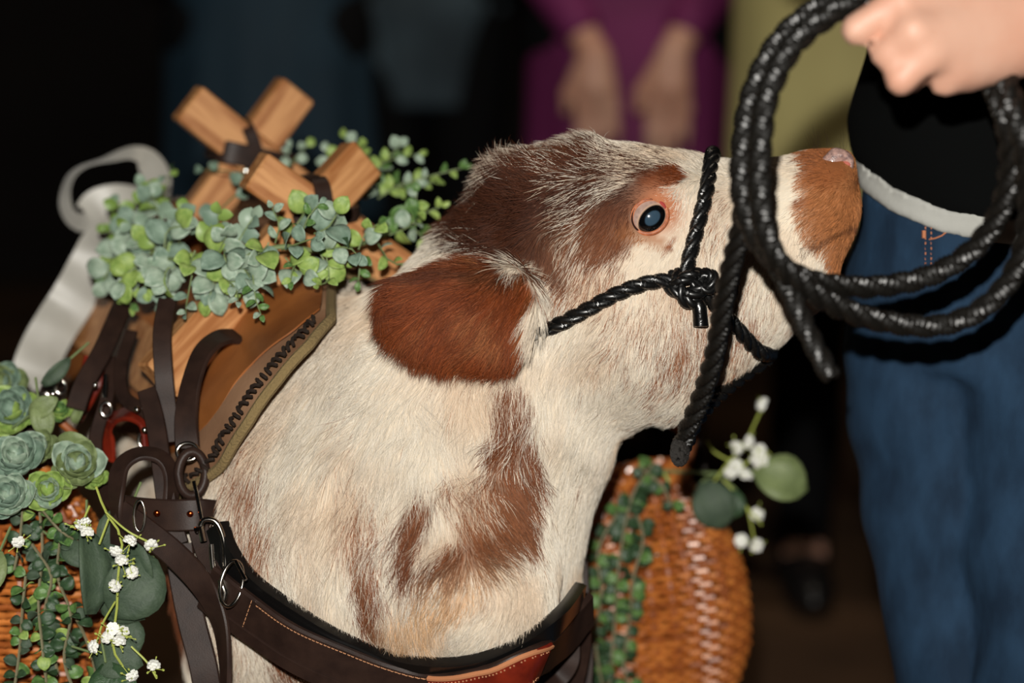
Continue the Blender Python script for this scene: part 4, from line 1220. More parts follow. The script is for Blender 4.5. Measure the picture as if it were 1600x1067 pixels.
# big round eucalyptus leaves along the front, largest first
for k in range(34):
    t = .08 + .60 * k / 33; q = Vector(main[int(t * 59)]) + rv(.010)
    dx = random.uniform(-38, 38); dy = random.choice([-1, 1, 1]) * random.uniform(15, 52)
    w = to_cf(q); e = Vector(to_world(w + np.array([dx, -dy, -16 + random.uniform(-10, 16)]) * .00058))
    sprig(pl, q, e, 3, .0245, G1, 'round', stem_r=.0009, taper=.2)
for (x0, y0, d0, x1, y1, d1, n, sz, ms) in (
    (300, 430, 2.13, 290, 490, 2.10, 6, .013, [sage, sage2]), (395, 430, 2.09, 408, 492, 2.07, 8, .011, [mid_g, sage]), (350, 430, 2.10, 372, 470, 2.08, 6, .012, [sage]),
    (220, 420, 2.22, 205, 480, 2.2, 7, .013, [lime, mid_g]), (250, 400, 2.2, 232, 455, 2.17, 7, .014, G2), (190, 400, 2.28, 170, 440, 2.27, 5, .015, G2),
    (430, 380, 2.09, 425, 325, 2.09, 6, .012, [sage2, sage]), (470, 370, 2.09, 500, 318, 2.08, 6, .012, [sage2, mid_g]), (440, 390, 2.09, 492, 372, 2.06, 5, .015, [sage2]),
    (500, 390, 2.10, 560, 400, 2.08, 6, .016, [sage2, dark_g, sage]), (470, 400, 2.1, 455, 440, 2.08, 6, .012, G2), (510, 400, 2.1, 500, 445, 2.08, 6, .012, [lime, mid_g]),
    (560, 390, 2.13, 590, 350, 2.12, 6, .015, [sage, lime, mid_g]), (570, 400, 2.13, 560, 440, 2.12, 5, .013, [mid_g, lime]), (590, 380, 2.15, 660, 408, 2.13, 7, .012, [sage, lime]),
    (600, 370, 2.2, 655, 340, 2.18, 7, .015, G2), (610, 350, 2.22, 650, 300, 2.22, 7, .014, G2), (630, 340, 2.22, 668, 378, 2.22, 6, .014, G2),
    (600, 300, 2.3, 725, 262, 2.28, 12, .012, G2), (590, 310, 2.3, 680, 285, 2.3, 9, .013, G2), (560, 330, 2.33, 565, 230, 2.33, 9, .015, G2),
    (570, 300, 2.33, 625, 228, 2.33, 9, .015, G2), (540, 320, 2.33, 540, 215, 2.36, 8, .015, [lime, sage]), (590, 290, 2.3, 655, 240, 2.32, 8, .013, G2),
    (470, 330, 2.38, 480, 228, 2.38, 9, .015, [sage, lime]), (440, 320, 2.4, 452, 232, 2.4, 7, .013, [sage, lime]), (500, 320, 2.36, 510, 236, 2.36, 8, .014, [sage, lime]),
    (200, 370, 2.3, 182, 318, 2.32, 7, .016, G2), (230, 370, 2.28, 222, 290, 2.3, 8, .017, [sage, lime]), (265, 370, 2.24, 250, 285, 2.28, 7, .016, [lime, sage]),
    (300, 360, 2.26, 268, 262, 2.33, 6, .010, [mid_g, lime]), (300, 370, 2.24, 315, 265, 2.35, 6, .014, [sage2]), (280, 380, 2.2, 285, 330, 2.2, 6, .018, G1),
    (240, 390, 2.2, 200, 350, 2.22, 7, .018, G1), (330, 385, 2.15, 340, 335, 2.14, 6, .018, G1), (360, 385, 2.13, 395, 340, 2.12, 5, .018, [sage2, sage]),
    (190, 390, 2.3, 165, 360, 2.32, 5, .014, [lime]), (620, 330, 2.25, 690, 322, 2.25, 7, .012, G2)):
    sprig(pl, at(x0, y0, d0), at(x1, y1, d1), max(3, int(n * .8)), sz * 1.22, ms, 'oval' if sz < .014 else 'round', stem_r=.0008, taper=.35)
pl.finish(stem_m)

# left basket greenery
random.seed(8)
t1 = thing('succulent_cluster', 'sage green succulent rosettes sitting on top of the left wicker basket', 'plant', tuple(at(60, 740, 2.1)))
pl = Plant(t1)
for (x, y, d, r, ms) in ((28, 715, 2.08, .030, [sage2, sage]), (120, 725, 2.08, .030, [sage, olive_g]), (15, 775, 2.06, .028, [sage, sage2]), (75, 765, 2.07, .024, [sage, lime]),
                     (22, 640, 2.14, .032, [sage2, lime]), (5, 600, 2.2, .030, [olive_g, sage2]), (95, 640, 2.14, .014, [lime, mid_g]), (150, 745, 2.09, .014, [lime]), (60, 700, 2.10, .024, [sage, olive_g])):
    c = Vector(at(x, y, d)); ax = (TOCAM + Vector((random.uniform(-.3, .3), 0, random.uniform(.2, .7)))).normalized()
    u = ax.orthogonal().normalized(); w = ax.cross(u)
    for i in range(15):
        a = i * 2.4; k = i / 15
        dd = (u * math.cos(a) + w * math.sin(a)) * (1 - .55 * k) + ax * (.25 + .9 * k)
        pl.leaf(c + ax * (-.006 + .004 * k), dd, ax * 1.0 - (u * math.cos(a) + w * math.sin(a)) * (.5 * k), r * (1 - .45 * k), random.choice(ms), 'cup')
pl.finish(stem_m)

t2 = thing('trailing_vine', 'small leaved green vine trailing down the front of the left wicker basket', 'vine', tuple(at(90, 900, 2.07)))
pl = Plant(t2)
VM = [dark_g, mid_g, dark_g, deep_g]
for (pts, n, sz) in (([(62, 800), (66, 860), (60, 940), (66, 1010), (75, 1090)], 22, .0135), ([(95, 830), (90, 900), (110, 960), (100, 1030), (120, 1090)], 24, .014),
                    ([(40, 900), (35, 950), (30, 1020), (20, 1090)], 12, .013), ([(60, 790), (95, 830), (130, 850)], 9, .012),
                    ([(35, 800), (30, 850), (22, 890)], 8, .013), ([(110, 950), (135, 1000), (150, 1060), (140, 1100)], 15, .014), ([(50, 850), (80, 900), (70, 960), (90, 1050)], 18, .013)):
    P_ = smooth_path([at(x, y, 2.07 + random.uniform(-.015, .015)) for x, y in pts], n)
    pl.stems.tube([Vector(q) for q in P_], .0013, n=5)
    for i in range(n):
        d = Vector(P_[min(i + 1, n - 1)] - P_[max(i - 1, 0)]).normalized()
        for sg in (-1, 1):
            if random.random() < .30: continue
            sd = d.cross(TOCAM).normalized() * sg
            pl.leaf(P_[i], (sd + d * random.uniform(-.1, .4) + rv(.35)), TOCAM + rv(.9) + Vector((0, 0, .6)), sz * random.uniform(.75, 1.1), random.choice(VM if random.random() < .93 else [lime]), 'round')
pl.finish(wstem_m)

t3 = thing('eucalyptus_spray', 'broad dark green eucalyptus leaves hanging beside the left wicker basket', 'leaves', tuple(at(180, 920, 2.06)))
pl = Plant(t3)
BR = [deep_g]
for (x, y, d, dx, dy, sz, mt, sh) in ((135, 820, 2.05, .1, -1, .075, deep_g, 'long'), (180, 840, 2.07, .5, -.8, .055, deep_g, 'round'), (240, 870, 2.06, -.5, -.8, .062, deep_g, 'round'),
     (165, 905, 2.07, .6, -.6, .048, deep_g, 'round'), (145, 1020, 2.04, 1, -.2, .044, deep_g, 'round'), (165, 1035, 2.03, .3, -1, .050, dark_g, 'round'), (60, 625, 2.12, .25, -1, .034, olive_g, 'oval'),
     (85, 695, 2.10, 1, -.1, .036, olive_g, 'round'), (110, 560, 2.16, -.8, -.8, .034, deep_g, 'long'), (95, 850, 2.07, .7, -.4, .034, deep_g, 'oval'), (135, 600, 2.15, -.3, -1, .036, olive_g, 'long'),
     (0, 860, 2.05, -.3, -.9, .04, olive_g, 'oval'), (45, 650, 2.12, .8, .5, .03, olive_g, 'oval'), (185, 960, 2.07, .3, -1, .04, deep_g, 'round'), (205, 790, 2.07, -.3, -.9, .05, deep_g, 'round')):
    p = Vector(at(x, y, d)); dd = Vector(RIGHT) * dx + Vector(UP) * dy
    pl.leaf(p, dd + TOCAM * .15, TOCAM + rv(.25), sz, mt, sh)
    pl.stems.tube([p - dd.normalized() * .02 - TOCAM * .012, p], .0012, n=5)
pl.finish(stem_m)

def blossom_mesh():
    mb = MB()
    g = np.random.default_rng(3)
    for i in range(16):
        a = i * 2.4; z = 1 - i / 16 * 1.5; r = math.sqrt(max(0, 1 - min(1, abs(z)) ** 2))
        mb.ball((r * math.cos(a) * .6, r * math.sin(a) * .6, z * .6), .42, n=6, sq=(1, 1, .7))
    return mb.mesh('blossom', bloom_m)
BL = blossom_mesh()
bud_me = MB().ball((0, 0, 0), 1, n=6, sq=(.7, .7, 1)).mesh('bud', ystem_m)
def breath(root, stems, blooms, d, bsz=.0062, nbud=5):
    sm = MB()
    for pts in stems:
        sm.tube([Vector(q) for q in smooth_path([at(x, y, d + random.uniform(-.01, .01)) for x, y in pts], 14)], .0010, n=5)
    for (x, y) in blooms:
        c = Vector(at(x, y, d - .006 + random.uniform(-.008, .008)))
        o = link(BL, 'blossom', root); M = Matrix.Rotation(random.uniform(0, 6), 4, rv(1).normalized()) @ Matrix.Diagonal((bsz, bsz, bsz, 1)); M.translation = c; o.matrix_basis = M
        for k in range(nbud):
            v = rv(1).normalized(); q = c + v * random.uniform(.006, .012)
            o = link(bud_me, 'bud', root); s_ = random.uniform(.0009, .0017); M = v.to_track_quat('Z', 'Y').to_matrix().to_4x4() @ Matrix.Diagonal((s_, s_, s_, 1)); M.translation = q; o.matrix_basis = M
            sm.tube([c - v * .002 + Vector((0, 0, -.003)), q], .0004, n=4)
    sm.build('stem', ystem_m, root, kind='stuff')
t4 = thing('babys_breath', 'white flowered sprig with yellow green stems hanging over the left basket', 'flowers', tuple(at(190, 900, 2.03)))
breath(t4, [[(150, 760), (165, 800), (190, 840), (185, 890), (182, 960), (175, 1010), (205, 1060)], [(165, 800), (200, 830), (240, 850)], [(170, 810), (155, 850)], [(180, 940), (160, 975), (150, 1010)], [(205, 1010), (230, 1035), (245, 1060)], [(140, 790), (125, 825)]],
       [(124, 822), (136, 832), (133, 818), (203, 845), (181, 860), (190, 876), (206, 894), (180, 915), (236, 852), (176, 982), (192, 988), (186, 1002), (147, 1010), (240, 1040), (206, 1055), (168, 996), (28, 846)], 2.03)

# right basket greenery
t5 = thing('trailing_vine', 'dark green vine hanging over the right wicker basket under the chin', 'vine', tuple(at(965, 900, 2.36)))
pl = Plant(t5)
for (pts, n, sz) in (([(1020, 725), (990, 770), (975, 830), (965, 900), (960, 980), (950, 1090)], 34, .017), ([(985, 780), (1005, 840), (990, 900), (985, 960), (975, 1040), (990, 1090)], 30, .016),
                    ([(965, 800), (935, 860), (940, 930), (930, 1000), (945, 1090)], 26, .016), ([(1000, 730), (1035, 760), (1050, 790)], 6, .014)):
    P_ = smooth_path([at(x, y, 2.355 + random.uniform(-.015, .015)) for x, y in pts], n)
    pl.stems.tube([Vector(q) for q in P_], .0016, n=5)
    for i in range(n):
        d = Vector(P_[min(i + 1, n - 1)] - P_[max(i - 1, 0)]).normalized()
        for sg in (-1, 1):
            if random.random() < .38: continue
            sd = d.cross(TOCAM).normalized() * sg
            pl.leaf(P_[i], (sd + d * random.uniform(-.1, .4) + rv(.3)), TOCAM + rv(.8) + Vector((0, 0, .4)), sz * random.uniform(.7, 1.0), random.choice([dark_g, dark_g, mid_g]), 'round')
pl.finish(wstem_m)
t6 = thing('eucalyptus_spray', 'two broad leaves and white flowers sprouting from the top of the right basket', 'leaves', tuple(at(1150, 760, 2.42)))
pl = Plant(t6)
for (x, y, dx, dy, sz, mt) in ((1098, 752, .45, -1, .052, deep_g), (1180, 735, 1, -.35, .056, olive_g), (1150, 765, -.2, -1, .03, dark_g), (1030, 735, .1, -.9, .024, lime)):
    p = Vector(at(x, y, 2.40)); dd = Vector(RIGHT) * dx + Vector(UP) * dy
    pl.leaf(p, dd, TOCAM + rv(.2), sz, mt, 'round'); pl.stems.tube([Vector(at(1120, 740, 2.42)), p], .0015, n=5)
pl.finish(stem_m)
breath(t6, [[(1110, 760), (1140, 720), (1165, 690), (1180, 660), (1192, 634)], [(1140, 720), (1115, 705), (1105, 690)], [(1150, 740), (1190, 700)], [(1130, 750), (1165, 790), (1180, 850)], [(1165, 790), (1190, 820)]],
       [(1192, 632), (1186, 704), (1192, 718), (1180, 722), (1168, 690), (1142, 738), (1165, 742), (1150, 728), (1183, 803), (1182, 852), (1158, 845), (1026, 862), (1014, 884), (1150, 700)], 2.41, bsz=.0078, nbud=5)

# ------------------------------------------------------------------ ribbon bow behind the saddle
rib = thing('ribbon_bow', 'pale grey satin ribbon bow with one long tail at the back of the saddle', 'ribbon', tuple(at(200, 330, 2.5)))
satin = material('satin_ribbon', lin(190, 187, 178), rough=.42, sheen=.2, spec=.5, noise=(14, lin(160, 157, 148)))
def ribbon(pts, tw, w, name):
    n = 60
    P_ = smooth_path([at(*q) for q in pts], n); N_ = smooth_path([np.array(q, float) @ M3 for q in tw], n); N_ /= np.linalg.norm(N_, axis=1)[:, None]
    ww = smooth_path([(a, 0, 0) for a in w], n)[:, 0] if False else np.interp(np.linspace(0, 1, n), np.linspace(0, 1, len(w)), w)
    P_ = P_ + N_ * (.0015 * np.sin(np.linspace(0, 30, n)))[:, None]
    MB().band(P_, N_, list(ww), .0006).build(name, satin, rib)
ribbon([(240, 325, 2.47), (245, 275, 2.46), (222, 245, 2.46), (180, 245, 2.45), (130, 262, 2.44), (104, 290, 2.44), (104, 325, 2.45), (130, 345, 2.46), (160, 318, 2.47), (235, 310, 2.48)],
       [(.6, 0, -1), (.6, .4, -1), (.3, .8, -1), (-.1, .9, -.8), (-.4, .9, -.6), (-1, .3, -.4), (-.9, -.6, -.6), (-.2, -.6, -1), (0, .6, -1), (0, .5, -1)],
       [.030, .030, .030, .026, .022, .020, .026, .034, .034, .028], 'loop')
ribbon([(205, 345, 2.46), (165, 372, 2.44), (140, 420, 2.43), (112, 470, 2.42), (80, 520, 2.41), (58, 570, 2.40), (52, 610, 2.40)],
       [(0, .5, -1), (.3, .3, -1), (.4, .1, -1), (.2, 0, -1), (.4, 0, -1), (.5, 0, -1), (.2, 0, -1)],
       [.030, .040, .044, .044, .044, .046, .046], 'tail')
MB().ball(at(225, 322, 2.47), .014, n=14, sq=(1, .7, .8)).build('knot', satin, rib)
# ------------------------------------------------------------------ the place: a dim indoor floor and a far wall
floor_m = material('brown_floor', lin(98, 72, 50), rough=.8, noise=(2.2, lin(62, 45, 33)), bump=(30, .3, .01), spec=.2)
wall_m = material('dark_wall', lin(34, 30, 28), rough=.9, noise=(1.5, lin(26, 23, 22)), spec=.1)
o = MB().box((0, 3.4, -.05), (3.6, 0, 0), (0, 3.9, 0), (0, 0, .05)).build('floor', floor_m, smooth=False); o['kind'] = 'structure'
o = MB().box((0, 7.35, 1.4), (3.6, 0, 0), (0, .05, 0), (0, 0, 1.4)).build('wall_back', wall_m, smooth=False); o['kind'] = 'structure'
o = MB().box((0, 7.28, .06), (3.6, 0, 0), (0, .02, 0), (0, 0, .06)).build('baseboard_back', wall_m, smooth=False); o['kind'] = 'structure'

# ------------------------------------------------------------------ people
def nets_mesh(name, field, lo, hi, h, mat, parent, props=None):
    V, Fq = surface_nets(field, np.array(lo, float), np.array(hi, float), h)
    Fq = Fq[:, ::-1]
    me = bpy.data.meshes.new(name)
    me.from_pydata([tuple(p) for p in V], [], [tuple(map(int, q)) for q in Fq])
    me.polygons.foreach_set('use_smooth', [True] * len(me.polygons))
    me.materials.append(mat)
    return link(me, name, parent)

def el(P, c, r):
    k = np.sqrt((((P - np.asarray(c, np.float32)) / np.asarray(r, np.float32)) ** 2).sum(1))
    return (k - 1) * min(r)

def limb(P, pts, k=.02):
    f = None
    for (a, ra), (b, rb) in zip(pts[:-1], pts[1:]):
        g = rcone(P, a, b, ra, rb); f = g if f is None else smin(f, g, k)
    return f

def head_field(P, c, s=1.0, face=(0, -1, 0)):
    """head around c: skull, jaw, nose, brow, ears, neck; face = unit vector it looks along"""
    fx = np.array(face, float); fx /= np.linalg.norm(fx); sx = np.cross(fx, [0, 0, 1.0])
    c = np.array(c, float)
    B = np.stack([sx, fx, [0, 0, 1.0]]); Q = (P - c) @ B.T          # x side, y forwards, z up
    f = el(Q, (0, -.012, .03), (.074 * s, .092 * s, .092 * s))
    f = smin(f, el(Q, (0, .022, -.045), (.056 * s, .068 * s, .070 * s)), .03)
    f = smin(f, rcone(Q, (0, .082 * s, .012), (0, .106 * s, -.022), .008, .013), .014)
    f = smin(f, el(Q, (0, .080 * s, -.062), (.024, .014, .012)), .012)
    f = smin(f, el(Q, (0, .074 * s, -.098), (.022, .018, .016)), .015)
    for e in (-1, 1):
        f = smin(f, el(Q, (e * .078 * s, -.008, -.004), (.008, .020, .032)), .006)
        f = np.maximum(f, -(np.linalg.norm(Q - np.array([e * .031, .084 * s, .014]), axis=1) - .013))
    return f, B

def eyes(root, c, B, s=1.0):
    for e in (-1, 1):
        q = np.array(c) + np.array([e * .031, .072 * s, .014]) @ B
        MB().ball(q, .012, n=12).build('eyeball', material('eye_white', lin(228, 222, 214), rough=.2), root)
        MB().ball(q + np.array([0, .0085, 0]) @ B, .0052, n=10).build('iris', material('iris', lin(52, 34, 24), rough=.15), root)
    q = [np.array(c) + np.array([x, .089 * s - abs(x) * .25, -.063]) @ B for x in np.linspace(-.02, .02, 7)]
    MB().tube(q, [.001, .0025, .003, .0028, .003, .0025, .001], n=6).build('lips', material('lips', lin(170, 96, 86), rough=.45), root)

def hand_down(P, w, tip_dir, back, s=1.0):
    """relaxed hand hanging from wrist w along tip_dir, back of the hand facing `back`"""
    d = np.array(tip_dir, float); d /= np.linalg.norm(d); b = np.array(back, float); b -= d * (b @ d); b /= np.linalg.norm(b); x = np.cross(d, b)
    w = np.array(w, float)
    f = rcone(P, w, w + d * .05, .026, .030)
    for k in (-.027, -.009, .009, .027):
        f = smin(f, rcone(P, w + d * .02 + x * k * .5, w + d * .085 + x * k, .016, .0115), .012)
    for k, L_ in ((-.027, .062), (-.009, .074), (.009, .080), (.027, .070)):
        a = w + d * .085 + x * k; m = a + d * L_ * .55 + x * k * .10 - b * .004; e = m + d * L_ * .45 - b * .016
        f = smin(f, rcone(P, a, m, .0098, .0088), .006); f = smin(f, rcone(P, m, e, .0088, .0072), .004)
    a = w + d * .025 + x * .026; m = a + d * .035 + x * .022 - b * .006; e = m + d * .03 + x * .004 - b * .008
    f = smin(f, rcone(P, a, m, .015, .011), .012); f = smin(f, rcone(P, m, e, .011, .0085), .005)
    return f

skin = material('skin', lin(206, 162, 140), rough=.5, sss=.06, noise=(14, lin(196, 142, 118)), spec=.4)
shoe_m = material('shoe', lin(22, 20, 20), rough=.4)

def guest(label, group, px, d, cloth_m, leg_m, hair_m, face=(0, -1, 0), hem=.56, waist_w=.135, hem_w=.20, height=1.66, arms='side', trousers=False, sleeve=True, hip=.178):
    base = at(px, 533, d); x0, y0 = base.x, base.y
    root = thing('person', label, 'person', (x0, y0, 0), group)
    sc = height / 1.66
    def w(x, y, z): return np.array([x0 + x, y0 + y, z * sc])
    sh = 1.36
    if arms == 'front':
        armp = {}
        for e, hx in ((-1, -.063), (1, .063)):
            armp[e] = [(w(e * .165, .0, sh), .048), (w(e * .215, -.03, 1.10), .039), (w(hx * 1.45, -.155, .925), .027), (w(hx, -.185, .872), .024)]
    elif arms == 'side':
        armp = {e: [(w(e * .165, 0, sh), .048), (w(e * .215, .01, 1.08), .038), (w(e * .225, -.03, .86), .026), (w(e * .225, -.035, .84), .025)] for e in (-1, 1)}
    else:   # folded behind the back
        armp = {e: [(w(e * .165, 0, sh), .048), (w(e * .21, .06, 1.08), .038), (w(e * .08, .15, .93), .026), (w(e * .06, .15, .92), .025)] for e in (-1, 1)}
    hc_ = w(0, -.01, 1.54)
    B_ = [None]
    def skin_f(P):
        f, B_[0] = head_field(P, hc_, sc * .97, face)
        f = smin(f, rcone(P, w(0, .01, 1.47), w(0, .02, 1.36), .050, .062), .03)
        f = smin(f, el(P, w(0, .01, 1.30), (.15, .085, .10)), .04)
        f = smin(f, el(P, w(0, .01, 1.10), (.12, .08, .20)), .05)
        f = smin(f, el(P, w(0, .01, .90), (.145, .095, .13)), .05)
        for e in (-1, 1):
            f = smin(f, limb(P, armp[e]), .02)
            wr = armp[e][-1][0]; pv = armp[e][-2][0]
            f = smin(f, hand_down(P, wr, (e * -.05, -.03, -1) if arms != 'side' else (0, -.04, -1), (0, -1, .1) if arms == 'front' else (e, -.2, 0)), .012)
            f = smin(f, limb(P, [(w(e * .085, .01, .86), .085), (w(e * .085, 0, .48), .055), (w(e * .085, .02, .28), .052), (w(e * .085, .02, .09), .036), (w(e * .085, -.0, .05), .04)]), .03)
        return f
    body_o = nets_mesh('body', skin_f, (x0 - .34, y0 - .32, .03), (x0 + .34, y0 + .24, 1.74 * sc), .0095, skin, root)
    eyes(root, hc_, B_[0], sc * .97)
    def cloth_f(P):
        z = P[:, 2] / sc
        t = np.clip((1.0 - z) / (1.0 - hem), 0, 1.2)
        prof = np.interp(z, [hem, .86, 1.02, 1.12, 1.28, 1.38, 1.44], [hem_w, hip, waist_w, .138, .172, .150, .075])
        ang = np.arctan2(P[:, 1] - y0, P[:, 0] - x0)
        prof = prof + t * .008 * np.sin(ang * 11 + x0 * 9) + t * .005 * np.sin(ang * 5 + 1)
        r = np.sqrt(((P[:, 0] - x0)) ** 2 + ((P[:, 1] - y0) * 1.45) ** 2)
        f = (r - prof) * .7
        f = np.maximum(f, P[:, 2] - 1.43 * sc); f = np.maximum(f, hem * sc - P[:, 2])
        if sleeve:
            for e in (-1, 1):
                a = [(p, r_ + .012) for p, r_ in armp[e][:3]]
                f = smin(f, limb(P, a), .02)
        return f
    nets_mesh('dress' if not trousers else 'jacket', cloth_f, (x0 - .34, y0 - .26, hem * sc - .03), (x0 + .34, y0 + .26, 1.48 * sc), .012, cloth_m, root)
    def leg_f(P):
        f = None
        for e in (-1, 1):
            g = limb(P, [(w(e * .085, .01, .90), .100), (w(e * .085, 0, .48), .070 if trousers else .060), (w(e * .085, .02, .28), .062 if trousers else .056), (w(e * .085, .02, .10), .056 if trousers else .040)])
            f = g if f is None else smin(f, g, .02)
        f = smin(f, el(P, w(0, .01, .90), (.15, .10, .10)), .03)
        return np.maximum(f, .045 - P[:, 2])
    nets_mesh('trousers' if trousers else 'stockings', leg_f, (x0 - .22, y0 - .14, .07), (x0 + .22, y0 + .16, 1.04), .011, leg_m, root)
    for e in (-1, 1):
        def sf(P, e=e):
            f = el(P, w(e * .085, -.05, .035), (.043, .115, .042)); f = smin(f, rcone(P, w(e * .085, .02, .05), w(e * .085, .02, .10), .045, .042), .02)
            return np.maximum(f, .003 - P[:, 2])
        nets_mesh('shoe', sf, (x0 + e * .085 - .06, y0 - .19, -.01), (x0 + e * .085 + .06, y0 + .10, .14), .009, shoe_m, root)
    def hair_f(P):
        fx = np.array(face, float); Q = (P - hc_) @ B_[0].T
        f = el(Q, (0, -.028, .045), (.084, .098, .092))
        f = smin(f, el(Q, (0, -.065, -.04), (.070, .050, .11 if not trousers else .05)), .03)
        cut = np.maximum(Q[:, 1] - .035, -.0) ; face_cut = np.maximum(.048 - Q[:, 1], Q[:, 2] - .075)
        return np.maximum(f, -np.maximum(-(Q[:, 1] - .045), (Q[:, 2] - .07)) * 1.0) if False else np.maximum(f, np.minimum(Q[:, 1] - .035, .065 - Q[:, 2]))
    nets_mesh('hair', hair_f, hc_ - .2, hc_ + .2, .009, hair_m, root)
    return root
hair_b = material('brown_hair', lin(52, 34, 24), rough=.5); hair_d = material('dark_hair', lin(22, 18, 16), rough=.45); hair_y = material('blond_hair', lin(150, 116, 70), rough=.5)
black_c = material('black_cloth', lin(14, 14, 15), rough=.9, spec=.1)
guest('person in a dark teal dress standing behind the saddle', None, 425, 4.3, material('teal_cloth', lin(14, 46, 62), rough=.8, noise=(5, lin(10, 36, 50))), black_c, hair_b, arms='back', hem_w=.19, waist_w=.15)
guest('person in a slate grey jacket standing between teal and purple guests', None, 668, 5.2, material('slate_cloth', lin(70, 88, 98), rough=.85, noise=(4, lin(40, 52, 60))), black_c, hair_d, arms='back', trousers=True, hem=.66, hem_w=.125, waist_w=.12, height=1.76)
guest('person in a purple dress with both hands hanging down in front', None, 978, 4.2, material('purple_cloth', lin(112, 26, 84), rough=.75, noise=(5, lin(92, 18, 66))), black_c, hair_y, arms='front', hem_w=.19, waist_w=.15, hem=.5)
guest('person in an olive green dress standing behind the calf\'s nose', None, 1346, 3.9, material('olive_cloth', lin(186, 176, 116), rough=.8, noise=(5, lin(172, 160, 104))), black_c, hair_b, arms='back', hem=.58, hem_w=.225, waist_w=.215, hip=.215)

# ---- the handler: only hip, belly and fist are in the frame, the rest stands above and below it
HP = at(1597, 533, 2.19); hx0, hy0 = HP.x, HP.y
hd_root = thing('person', 'person in a black shirt and blue jeans holding the coiled rope', 'person', (hx0, hy0, 0))
def hw_(x, y, z): return np.array([hx0 + x, hy0 + y, z])
def a_(px, py, d): return np.array(at(px, py, d))
hhc = hw_(.02, -.02, 1.53)
Bh = [None]
arm = [(hw_(.17, -.01, 1.33), .050), (hw_(.24, -.10, 1.10), .040), (hw_(.21, -.30, .99), .037), (a_(1668, -12, 1.79), .0285), (a_(1612, 22, 1.775), .026)]
arm2 = [(hw_(-.165, .02, 1.33), .048), (hw_(-.200, -.03, 1.135), .038), (hw_(-.06, -.195, 1.20), .027), (hw_(-.045, -.202, 1.205), .025)]
K = [a_(1408, -2, 1.738), a_(1428, 48, 1.728), a_(1452, 84, 1.734), a_(1490, 108, 1.748)]
FING = [[K[0], a_(1338, 46, 1.742), a_(1350, 50, 1.772), a_(1378, 36, 1.79)],
        [K[1], a_(1386, 84, 1.738), a_(1396, 88, 1.768), a_(1428, 70, 1.788)],
        [K[2], a_(1408, 124, 1.736), a_(1422, 124, 1.768), a_(1450, 100, 1.786)],
        [K[3], a_(1476, 128, 1.752), a_(1484, 122, 1.776), a_(1500, 100, 1.788)]]
def hand_f(P):
    f = None
    wr = a_(1606, 26, 1.775)
    offs = [(-.018), -.004, .010, .018]
    for k, q in enumerate(K):
        st_ = wr + np.array(UP) * (-.012 * (k - 1.2))
        g = rcone(P, st_, q, .0215, .0138 - (.001 if k == 3 else 0)); f = g if f is None else smin(f, g, .012)
    f = smin(f, rcone(P, a_(1580, 62, 1.775), a_(1506, 106, 1.762), .020, .017), .014)     # heel of the little finger side
    f = smin(f, el(P, a_(1512, 40, 1.770), (.040, .020, .027)), .02)
    for i, F_ in enumerate(FING):
        r = [.0122, .0112, .0100, .0088] if i < 3 else [.0115, .0105, .0092, .0080]
        g = rcone(P, F_[0], F_[1], r[0], r[1]); g = smin(g, rcone(P, F_[1], F_[2], r[1], r[2]), .003); g = smin(g, rcone(P, F_[2], F_[3], r[2], r[3]), .003)
        f = smin(f, g, .0055)
    f = smin(f, rcone(P, a_(1412, 24, 1.742), a_(1374, 54, 1.752), .0115, .0085), .004)
    th = [a_(1560, -12, 1.79), a_(1480, -34, 1.785), a_(1410, -22, 1.790), a_(1362, 2, 1.792)]
    g = rcone(P, th[0], th[1], .019, .014); g = smin(g, rcone(P, th[1], th[2], .014, .0115), .006); g = smin(g, rcone(P, th[2], th[3], .0115, .0092), .004)
    return smin(f, g, .008)
def handler_f(P):
    f, Bh[0] = head_field(P, hhc, 1.0, (-.5, -.75, 0))
    f = smin(f, rcone(P, hw_(0.01, .01, 1.46), hw_(0, .02, 1.35), .054, .066), .03)
    f = smin(f, el(P, hw_(0, .01, 1.27), (.16, .09, .12)), .04)
    f = smin(f, el(P, hw_(0, .01, 1.08), (.125, .085, .20)), .05)
    f = smin(f, limb(P, arm, .015), .02); f = smin(f, limb(P, arm2, .02), .02)
    f = smin(f, hand_down(P, arm2[-1][0], (1, .05, .15), (0, -1, .1)), .01)
    return smin(f, hand_f(P), .012)
LO = (hx0 - .30, hy0 - .62, .70); HI = (hx0 + .36, hy0 + .32, 1.70)
nets_mesh('body', handler_f, LO, HI, .0058, skin, hd_root)
eyes(hd_root, hhc, Bh[0])
nets_mesh('hair', lambda P: (lambda Q: np.maximum(smin(el(Q, (0, -.028, .045), (.084, .098, .092)), el(Q, (0, -.06, -.03), (.07, .05, .07)), .03), np.minimum(Q[:, 1] - .035, .065 - Q[:, 2])))((P - hhc) @ Bh[0].T), hhc - .2, hhc + .2, .009, hair_b, hd_root)
knit = material('black_knit', lin(9, 10, 10), rough=1.0, bump=(500, .3, .001), spec=.06)
